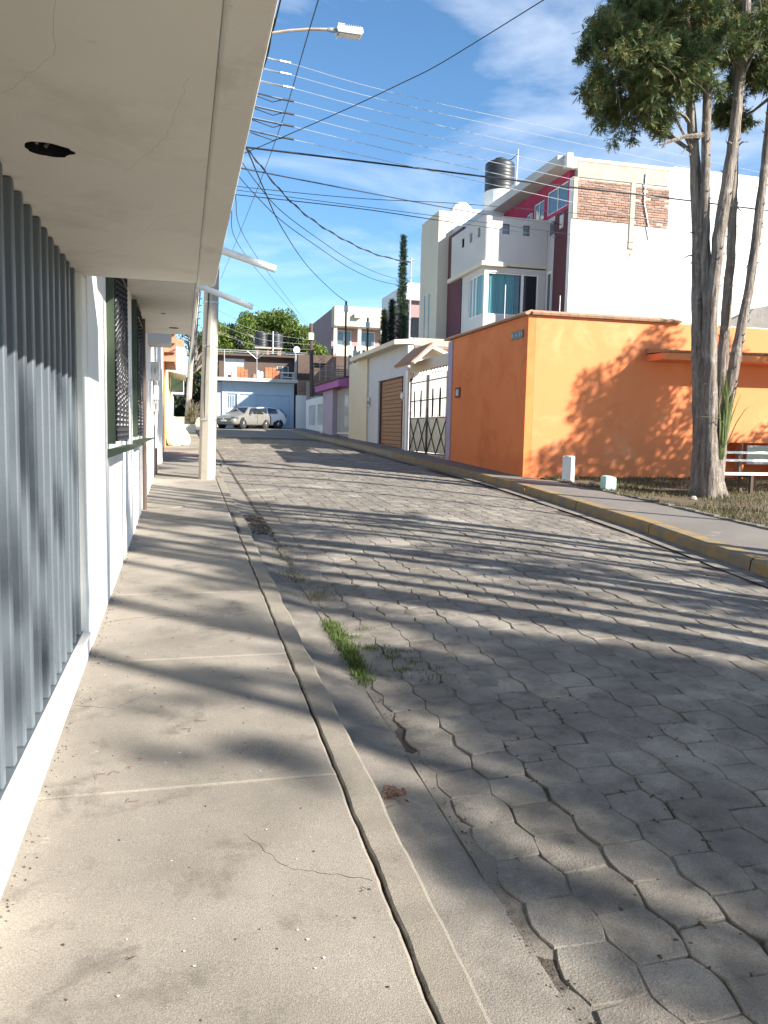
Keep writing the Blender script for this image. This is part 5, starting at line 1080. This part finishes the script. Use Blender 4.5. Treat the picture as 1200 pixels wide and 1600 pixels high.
p3 = thing('utility_pole', 'dark wooden pole on a square concrete stub beside the blue house', 'utility pole', (8.45, 55.4, 1.8))
MB().box(8.28, 8.55, 55.3, 55.55, 1.6, 4.95).build('stub', m_pole, p3); MB().tube([(8.62, 55.2, 3.9), (8.5, 55.2, 8.85)], [.15, .12], 8).build('shaft', m_darkb, p3); MB().box(8.33, 8.67, 54.98, 55.06, 7.75, 8.2).build('junction_box', m_pvc, p3); MB().tube([(8.25, 55.2, 8.5), (8.8, 55.2, 8.45)], .04, 5).build('crossbar', m_cable, p3)
def catenary(pts, n=10):
    """smooth curve through the support and sag points"""
    out = []; P = [Vector(p) for p in pts]; m = len(P)
    for i in range(m - 1):
        a, b_, c, d = P[max(i - 1, 0)], P[i], P[i + 1], P[min(i + 2, m - 1)]
        for k in range(n):
            t = k / n; out.append(.5 * ((2 * b_) + (-a + c) * t + (2 * a - 5 * b_ + 4 * c - d) * t * t + (-a + 3 * b_ - 3 * c + d) * t ** 3))
    out.append(P[-1]); return out
def wire(pts, r, m, lab, n=10, twin=0, grp='overhead wires'):
    b = MB(); c = catenary(pts, n); b.tube(c, r, 4, cap=False)
    if twin: b.tube([p + Vector((.0, 0, .03 * math.sin(i * 1.1))) for i, p in enumerate(c)], r * .9, 4, cap=False)
    o = b.build('overhead_wire', m); tag(o, lab, 'wire', grp); return o
AL = [[(.62, 16.4, 8.86), (1.98, 16.7, 8.86), (5.66, 17.5, 8.75), (18.1, 20, 8.86)], [(.62, 16.4, 8.64), (1.99, 16.7, 8.64), (5.67, 17.5, 8.55), (18.13, 20, 8.57)], [(.62, 16.4, 8.41), (2.05, 16.7, 8.39), (5.68, 17.5, 8.29), (18.17, 20, 8.15)], [(.62, 16.4, 8.15), (2.05, 16.7, 8.14), (5.68, 17.5, 8.02), (18.2, 20, 7.81)], [(.62, 16.4, 7.92), (2.06, 16.7, 7.89), (5.69, 17.5, 7.77), (18.23, 20, 7.53)], [(.62, 16.4, 7.69), (2.06, 16.7, 7.66), (5.7, 17.5, 7.54), (18.26, 20, 7.2)], [(.62, 16.4, 7.46), (2.06, 16.7, 7.41), (5.71, 17.5, 7.29), (18.29, 20, 6.86)]]
ORD = ['topmost', 'second from the top', 'third from the top', 'middle', 'third from the bottom', 'second from the bottom', 'lowest']
p4 = thing('utility_pole', 'concrete pole out of view where the crossing wires end', 'utility pole', (18.2, 20, .8)); MB().tube([(18.25, 20.05, .5), (18.25, 20.05, 10)], [.17, .11], 8).build('shaft', m_pole, p4)
for i, p in enumerate(AL):
    if i != 6 or True: wire(p, .0062, m_alu, ORD[i] + ' of the seven pale bare wires crossing the street', 14)
    x = p[1][0]; y = p[1][1]; z = p[1][2]; b = MB(); b.tube([(x - .10, y - .02, z), (x + .12, y + .02, z)], .022, 6); b.tube([(x - .8 - .1 * (i % 3), y - .2, z + .005), (x - .1, y, z)], .015, 5)
    if i in (3, 4, 5, 6): b.tube([(x - .1, y, z), (x - .3, y, z - .07), (x - .55, y - .1, z - .05), (x - .75, y - .1, z)], .009, 4)
    tag(b.build('wire_clamp', m_cable if i > 2 else m_galv), 'dead end clamp on the ' + ORD[i] + ' of the seven pale wires', 'clamp', 'wire clamps')
wire([(.67, 16.5, 7.08), (1.17, 16.6, 7.12), (4.2, 17.3, 7.31), (6.72, 17.8, 7.43), (9.05, 18.3, 7.56), (12.11, 19, 7.77), (18.18, 20, 7.99)], .020, m_cable, 'thick black cable crossing the street in front of the black tank')
wire([(.67, 16.5, 6.73), (1.07, 16.6, 6.72), (4.2, 20, 7.5), (9.0, 24.5, 8.5), (13.4, 27.6, 9.25)], .014, m_cable, 'dark cable from the pole to the maroon strip of the white house')
wire([(.61, 16.5, 6.37), (1.02, 16.6, 6.36), (3.65, 17.3, 6.55), (6.51, 18, 6.85), (12.47, 19.5, 7.34), (18.2, 20.0, 7.6)], .007, m_cable, 'thin dark wire just below the cable to the white house')
wire([(.61, 16.5, 6.28), (1.02, 16.6, 6.29), (3.65, 17.3, 6.39), (5.9, 18, 6.51), (14.45, 20, 6.76), (18.2, 20, 6.9)], .006, m_cable, 'thinnest of the dark wires passing the terrace parapet')
wire([(.61, 16.5, 6.18), (1.02, 16.6, 6.2), (3.65, 17.3, 6.34), (5.9, 18, 6.42), (13.4, 27.7, 8.8)], .009, m_cable, 'lowest dark wire running to the white house front')
wire([(1.04, 16.6, 7.28), (1.26, 17, 7.23), (1.77, 19, 7.12), (2.68, 23, 7.21), (4.45, 30, 7.62), (6.5, 36, 7.79), (7.55, 38.2, 7.73)], .016, m_cable, 'black service wire curving down to the dark mast on the lilac house')
wire([(1.11, 16.6, 7.23), (1.45, 17, 7.03), (2.22, 18.5, 6.81), (3.19, 20.5, 6.82), (4.5, 23, 6.99), (6.04, 25.5, 7.21), (7.7, 27.45, 7.46)], .013, m_cable, 'twisted black service cable sagging to the tall garage mast', 10, 1)
wire([(1.04, 16.6, 6.98), (1.46, 17, 6.59), (2.15, 18.5, 6.46), (3.44, 21, 6.48), (4.9, 24, 6.64), (6.38, 26, 6.69), (7.7, 27.45, 6.83)], .009, m_cable, 'thin service wire below the twisted cable to the garage mast')
wire([(.98, 16.6, 6.67), (1.39, 17, 6.39), (2.16, 18.5, 6.25), (3.36, 21, 6.32), (4.81, 24, 6.45), (6.17, 26, 6.51), (7.7, 27.45, 6.63)], .009, m_cable, 'lowest service wire reaching the garage mast')
wire([(.75, 16.55, 6.76), (3.13, 13, 7.0), (4.25, 9.5, 6.84), (8.6, -2, 7.3)], .009, m_cable, 'lone dark wire slanting up across the open sky')
wire([(1.35, 2, 6.2), (1.58, 10, 6.7), (2.13, 22, 8.45), (2.0, 45, 9.6)], .008, m_cable, 'steep thin wire dropping past the street lamp arm')
for i, (a, lab) in enumerate(((0, 'outermost of the dark wires hugging the near eave'), (-.04, 'middle dark wire hugging the near eave'), (.05, 'dark wire standing slightly off the near eave bundle'))):
    wire([(1.0 + a, 0, 6.3), (1.08 + a, 10, 6.63), (1.11 + a * .6, 10.8, 6.79), (1.23, 13.5, 7.27), (.75, 16.5, 7.64 - .1 * i)], .010, m_cable, lab)
wire([(.70, 16.6, 7.1), (1.2, 20, 7.2), (2.47, 30, 8.0), (8.5, 55.2, 8.5)], .010, m_cable, 'dark wire running from the pole over the green tree')
wire([(.70, 16.6, 7.0), (1.11, 20, 6.9), (2.31, 30, 7.7), (8.5, 55.2, 8.35)], .010, m_cable, 'second dark wire running from the pole over the green tree')
for i in range(6): wire([(1.0, 45, 8.3 - .25 * i), (4.5, 50, 7.75 - .22 * i), (8.5, 55.2, 7.9 - .16 * i)], .007, m_alu if i % 2 else m_cable, ['topmost', 'second highest', 'third highest', 'third lowest', 'second lowest', 'lowest'][i] + ' of the wires crossing in front of the black tanks')
for i in range(3): wire([(8.5, 55.2, 8.2 - .3 * i), (9.6, 57, 6.9 - .2 * i), (13.75, 74.9, 8.6 - .6 * i)], .012, m_cable, ['highest', 'middle', 'lowest'][i] + ' of the wires from the wooden pole to the rose block')

# ------------------------------------------------------------------ street things
be = thing('bench', 'white slatted park bench on the grass behind the cypress trunk', 'bench', (12, 13.7, .55))
zg = zs(13.7) + RK - .05; bx0 = 9.98
for z in (1.34, 1.18): MB().box(bx0, 14.2, 13.92, 13.955, z - .025, z + .025).build('back_slat', m_benchw, be, bevel=.006)
for k, y in enumerate((13.50, 13.63, 13.76)): MB().box(bx0, 14.2, y, y + .11, .90, .945).build('seat_slat', m_benchw, be, bevel=.006)
for x in (10.85, 13.6):
    MB().box(x, x + .06, 13.52, 13.58, zg - .1, .898).build('leg', m_darkb, be); MB().prism([(13.80, zg - .1), (13.86, zg - .1), (13.99, 1.40), (13.956, 1.40)], 'x', x, x + .06).build('leg', m_darkb, be); MB().box(x, x + .06, 13.58, 13.84, .85, .898).build('bearer', m_darkb, be)
po = thing('concrete_post', 'taller white painted concrete stub post at the grass edge', 'post', (8.16, 16.0, .6))
MB().tube([(8.16, 15.98, .50), (8.16, 15.98, 1.16)], [.155, .15], 4).build('shaft', m_white, po, bevel=.015); MB().box(8.06, 8.26, 15.88, 16.08, 1.161, 1.17).build('cap', m_mort, po)
po2 = thing('concrete_post', 'short broken mint and white stub post in the grass', 'post', (8.07, 14.1, .55))
MB().prism([(7.95, .46), (8.20, .46), (8.19, .80), (8.06, .845), (7.96, .83)], 'y', 14.0, 14.22).build('shaft', m_mint, po2, bevel=.02)
rkb = random.Random(3)
for (x, y) in ((8.5, 14.8), (9.0, 12.7), (8.3, 15.2)):
    s_ = MB(); s_.lathe((x, y, zs(y) + .06), [(.05, -.04), (.07, 0), (.05, .04), (.02, .055)], 7); tag(s_.build('stone', m_mort), {8.5: 'small grey stone behind the mint stub post', 9.0: 'small grey stone in the grass before the trunk', 8.3: 'small grey stone between the two stub posts'}[x], 'stone', 'stones in the grass')
def sack(x, y, r, h, seed, lab, tilt=0):
    b = MB(); rr = random.Random(seed); z = zs(y) + .004; n = 20; nn = [smooth_noise(seed * 7 + i) for i in range(3)]; prof = [(.75, 0), (1.0, .12), (1.08, .3), (1.02, .5), (.82, .7), (.5, .86), (.22, .95), (.30, 1.0), (.05, 1.01)]
    for (a, t) in prof:
        for j in range(n):
            an = 2 * math.pi * j / n; q = a * r * (1 + .09 * nn[0](an * 1.5 + t * 3) + .08 * math.sin(3 * an + seed + t * 2) + .05 * math.sin(7 * an + t * 5)); b.v.append((x + q * math.cos(an) + tilt * t * h, y + q * math.sin(an), z + t * h * (1 + .05 * math.sin(2 * an))))
    for i in range(len(prof) - 1):
        for j in range(n): b.f.append((i * n + j, i * n + (j + 1) % n, (i + 1) * n + (j + 1) % n, (i + 1) * n + j))
    o = b.build('rubbish_sack', m_bag, smooth=True); tag(o, lab, 'sack', 'rubbish sacks'); return o
sack(-.30, 28.0, .26, .92, 1, 'tallest white rubbish sack, leaning on the wall down the near footpath', -.02)
sack(.02, 28.2, .20, .58, 2, 'low slumped cream rubbish sack at the footpath side of the pile')
sack(-.12, 28.8, .24, .80, 3, 'white rubbish sack squeezed behind the tallest one')
pt = thing('planter', 'pale concrete planter box with a dry shrub at the leaning pole', 'planter', (.3, 42, 1.4))
MB().box(-.15, .62, 41.6, 42.3, zs(42) - .1, zs(42) + .38).build('box', m_bluegrey, pt, bevel=.02); MB().box(-.1, .56, 41.65, 42.25, zs(42) + .381, zs(42) + .39).build('soil', m_soil, pt)
dsb = thing('shrub', 'dry brown shrub growing in the planter', 'shrub', (.45, 42, 1.8)); b = MB(); rs_ = random.Random(8)
for k in range(70):
    a = rs_.uniform(0, 6.28); h = rs_.uniform(.4, 1.25); o_ = rs_.uniform(.1, .5); p = (.42 + rs_.gauss(0, .05), 42 + rs_.gauss(0, .05), zs(42) + .4); q = (p[0] + o_ * math.cos(a) + .1, p[1] + o_ * math.sin(a), p[2] + h)
    b.tube([p, ((p[0] + q[0]) / 2, (p[1] + q[1]) / 2, p[2] + h * .6), q], [.018, .012, .004], 4)
b.build('stems', m_twig, dsb)
b = MB(); 
for k in range(14): sprays(b, (.5 + rs_.gauss(0, .22), 42 + rs_.gauss(0, .2), zs(42) + .9 + rs_.gauss(0, .28)), .16, 12, k, 1.0)
b.build('crown', m_grass, dsb)
lw = thing('low_wall', 'low pale wall at the foot of the dark hedge', 'wall', (.3, 58, 1.8)); MB().box(-.9, 2.3, 58, 58.3, 1.5, 2.35).build('coping', m_mort, lw, bevel=.03)

# cars: a loft through stations along the length (front at -x), then glass, lamps and wheels
def car(name, label, st, m_body, wheels, wr, loc, rot, glassq, grille=True, plate=True, h=0):
    t_ = thing(name, label, 'car', loc); t_.rotation_euler = (0, 0, rot)
    b = MB(); n = len(st); K = 13
    for (x, zb_, zbelt, zt_, wb_, wt_) in st:
        half = [(0, zb_), (wb_ * .86, zb_), (wb_ * .97, zb_ + .10), (wb_, (zb_ + zbelt) / 2), (wb_ * .965, zbelt), (wt_, max(zt_ - .05, zbelt + .004)), (wt_ * .72, zt_)]
        ring_ = half + [(0, zt_ + .012)] + [(-y, z) for y, z in reversed(half[1:])]
        for y, z in ring_: b.v.append((x, y, z))
    M_ = 14; b.f = [(i * M_ + j, i * M_ + (j + 1) % M_, (i + 1) * M_ + (j + 1) % M_, (i + 1) * M_ + j) for i in range(n - 1) for j in range(M_)]
    b.f += [tuple(range(M_ - 1, -1, -1)), tuple((n - 1) * M_ + j for j in range(M_))]
    bo = b.build('body', m_body, t_, smooth=True, raw=True)
    sub = bo.modifiers.new('s', 'SUBSURF'); sub.levels = 2; sub.render_levels = 2
    for (nm, quad) in glassq:
        q = MB(); q.add(quad, [(0, 1, 2, 3)]); o = q.build(nm, m_gdark, t_, raw=True); so_ = o.modifiers.new('t', 'SOLIDIFY'); so_.thickness = .012
    for (x, y) in wheels:
        sg = 1 if y > 0 else -1
        tyre = MB().lathe((x, y, wr), [(wr * .6, -.1), (wr * .93, -.1), (wr, -.06), (wr, .06), (wr * .93, .1), (wr * .6, .1)], 24, 'y').build('wheel', m_tyre, t_, raw=True)
        rim = MB().lathe((x, y, wr), [(wr * .62, sg * .06), (wr * .62, sg * .095), (wr * .5, sg * .085)], 20, 'y')
        for k in range(5):
            a = k * 1.2566; rim.box(x - .02, x + .02, y + sg * .09, y + sg * .102, wr, wr); 
            rim.tube([(x, y + sg * .1, wr), (x + wr * .58 * math.cos(a), y + sg * .1, wr + wr * .58 * math.sin(a))], .03, 4)
        rim.build('rim', m_chrome, tyre, raw=True)
        MB().lathe((x, sg * (abs(y) - .02), wr + .02), [(wr * 1.2, -.09), (wr * 1.2, .118)], 26, 'y').build('wheel_arch', m_tyre, t_, raw=True)
    return t_
ST = [(-2.30, .32, .56, .60, .62, .55), (-2.24, .22, .60, .68, .80, .70), (-1.95, .20, .68, .80, .86, .74), (-1.30, .19, .84, .92, .885, .76), (-.98, .19, .90, .97, .89, .76), (-.30, .19, .92, 1.38, .89, .60), (.15, .19, .92, 1.45, .89, .58), (.75, .19, .93, 1.43, .89, .575), (1.35, .20, .95, 1.20, .885, .62), (1.62, .21, .96, 1.03, .88, .72), (2.15, .24, .94, .99, .84, .72), (2.28, .30, .80, .86, .76, .64), (2.31, .36, .6, .66, .66, .56)]
def side(sg, pts): return [(x, sg * y, z) for x, y, z in pts]
GQ = [('windscreen', [(-.96, -.68, .985), (-.96, .68, .985), (-.32, .53, 1.375), (-.32, -.53, 1.375)])]
for sg in (1, -1):
    GQ += [('side_window', side(sg, [(-.66, .835, .965), (.22, .84, .97), (.22, .645, 1.375), (-.20, .655, 1.33)])), ('side_window', side(sg, [(.29, .84, .97), (1.10, .84, .985), (.86, .65, 1.34), (.29, .645, 1.375)]))]
GQ += [('rear_window', [(1.58, .66, 1.05), (1.58, -.66, 1.05), (1.0, -.52, 1.36), (1.0, .52, 1.36)])]
a_sed = math.atan2(.785, .62)
sed = car('parked_car', 'silver four door saloon parked across the end of the street, front wheels turned', ST, m_silver, [(-1.36, .80), (-1.36, -.80), (1.30, .80), (1.30, -.80)], .315, (3.95, 54.3, zs(54.3) + RD + .0), a_sed, GQ)
fg = MB().box(-2.315, -2.24, -.56, .56, .53, .62).build('grille', m_gdark, sed, raw=True); MB().lathe((-2.325, 0, .60), [(.06, 0), (.06, .012)], 12, 'x').build('emblem', m_chrome, sed, raw=True)
MB().box(-2.335, -2.27, -.60, .60, .30, .42).build('air_intake', m_gdark, sed, raw=True); MB().box(-2.345, -2.30, -.19, .19, .43, .53).build('number_plate', m_pvc, sed, raw=True)
MB().box(-2.345, -2.29, -.55, .55, .635, .65).build('grille_bar', m_chrome, sed, raw=True)
for sg in (1, -1):
    MB().prism([(-2.27, sg * .56), (-2.20, sg * .80), (-1.92, sg * .865), (-2.02, sg * .70)], 'z', .60, .735).build('headlight', m_gwin, sed, raw=True)
    MB().box(-.62, -.50, sg * .92, sg * 1.06, .94, 1.05).build('wing_mirror', m_silver, sed, raw=True, bevel=.02)
    for x in (.25, 1.12): MB().box(x - .25, x - .09, sg * .885, sg * .905, .80, .825).build('door_handle', m_silver, sed, raw=True)
    MB().box(.248, .258, sg * .88, sg * .893, .30, .93).build('door_seam', m_gdark, sed, raw=True)
ST2 = [(-1.80, .30, .56, .60, .56, .50), (-1.74, .22, .62, .70, .72, .64), (-1.45, .20, .72, .84, .79, .70), (-.95, .19, .90, .98, .82, .70), (-.35, .19, .93, 1.38, .825, .58), (.1, .19, .94, 1.46, .825, .57), (.9, .19, .96, 1.45, .825, .565), (1.45, .20, .97, 1.34, .82, .55), (1.72, .22, .96, 1.02, .80, .66), (1.82, .28, .80, .84, .74, .62), (1.84, .36, .6, .66, .66, .56)]
GQ2 = [('windscreen', [(-.93, -.62, .99), (-.93, .62, .99), (-.37, .51, 1.375), (-.37, -.51, 1.375)])]
for sg in (1, -1): GQ2 += [('side_window', side(sg, [(-.62, .775, .985), (.42, .782, .99), (.36, .60, 1.385), (-.22, .615, 1.34)])), ('side_window', side(sg, [(.50, .782, .99), (1.18, .775, 1.02), (1.12, .605, 1.33), (.46, .60, 1.385)]))]
GQ2 += [('rear_window', [(1.74, .60, 1.05), (1.74, -.60, 1.05), (1.50, -.5, 1.30), (1.50, .5, 1.30)])]
hat = car('parked_car', 'small white hatchback behind the silver saloon, its tail by the blue garage', ST2, m_carwhite, [(-1.2, .74), (-1.2, -.74), (1.2, .74), (1.2, -.74)], .29, (5.0, 56.0, zs(55.9) + RD), R(14), GQ2)
for sg in (1, -1): MB().box(1.70, 1.80, sg * .60, sg * .76, .72, .98).build('tail_light', m_red, hat, raw=True); MB().box(.30, .45, sg * .82, sg * .838, .84, .865).build('door_handle', m_gdark, hat, raw=True)
for o in bpy.data.objects:
    if o.parent in (sed, hat) and o.name.startswith('wheel') and o.type == 'MESH': pass

# ------------------------------------------------------------------ what stands out of view but belongs to the place
hs_ = MB(); 
for i in range(25):
    for j in range(6): 
        x = -400 + i * 60; hs_.v.append((x, 700 + j * 90, 1.2 + (j / 5) ** .8 * (55 + 35 * math.sin(i * .7) + 20 * math.sin(i * 1.9))))
hs_.f = [(i * 6 + j, (i + 1) * 6 + j, (i + 1) * 6 + j + 1, i * 6 + j + 1) for i in range(24) for j in range(5)]
hs_.build('hills', m_hill, kind='structure')
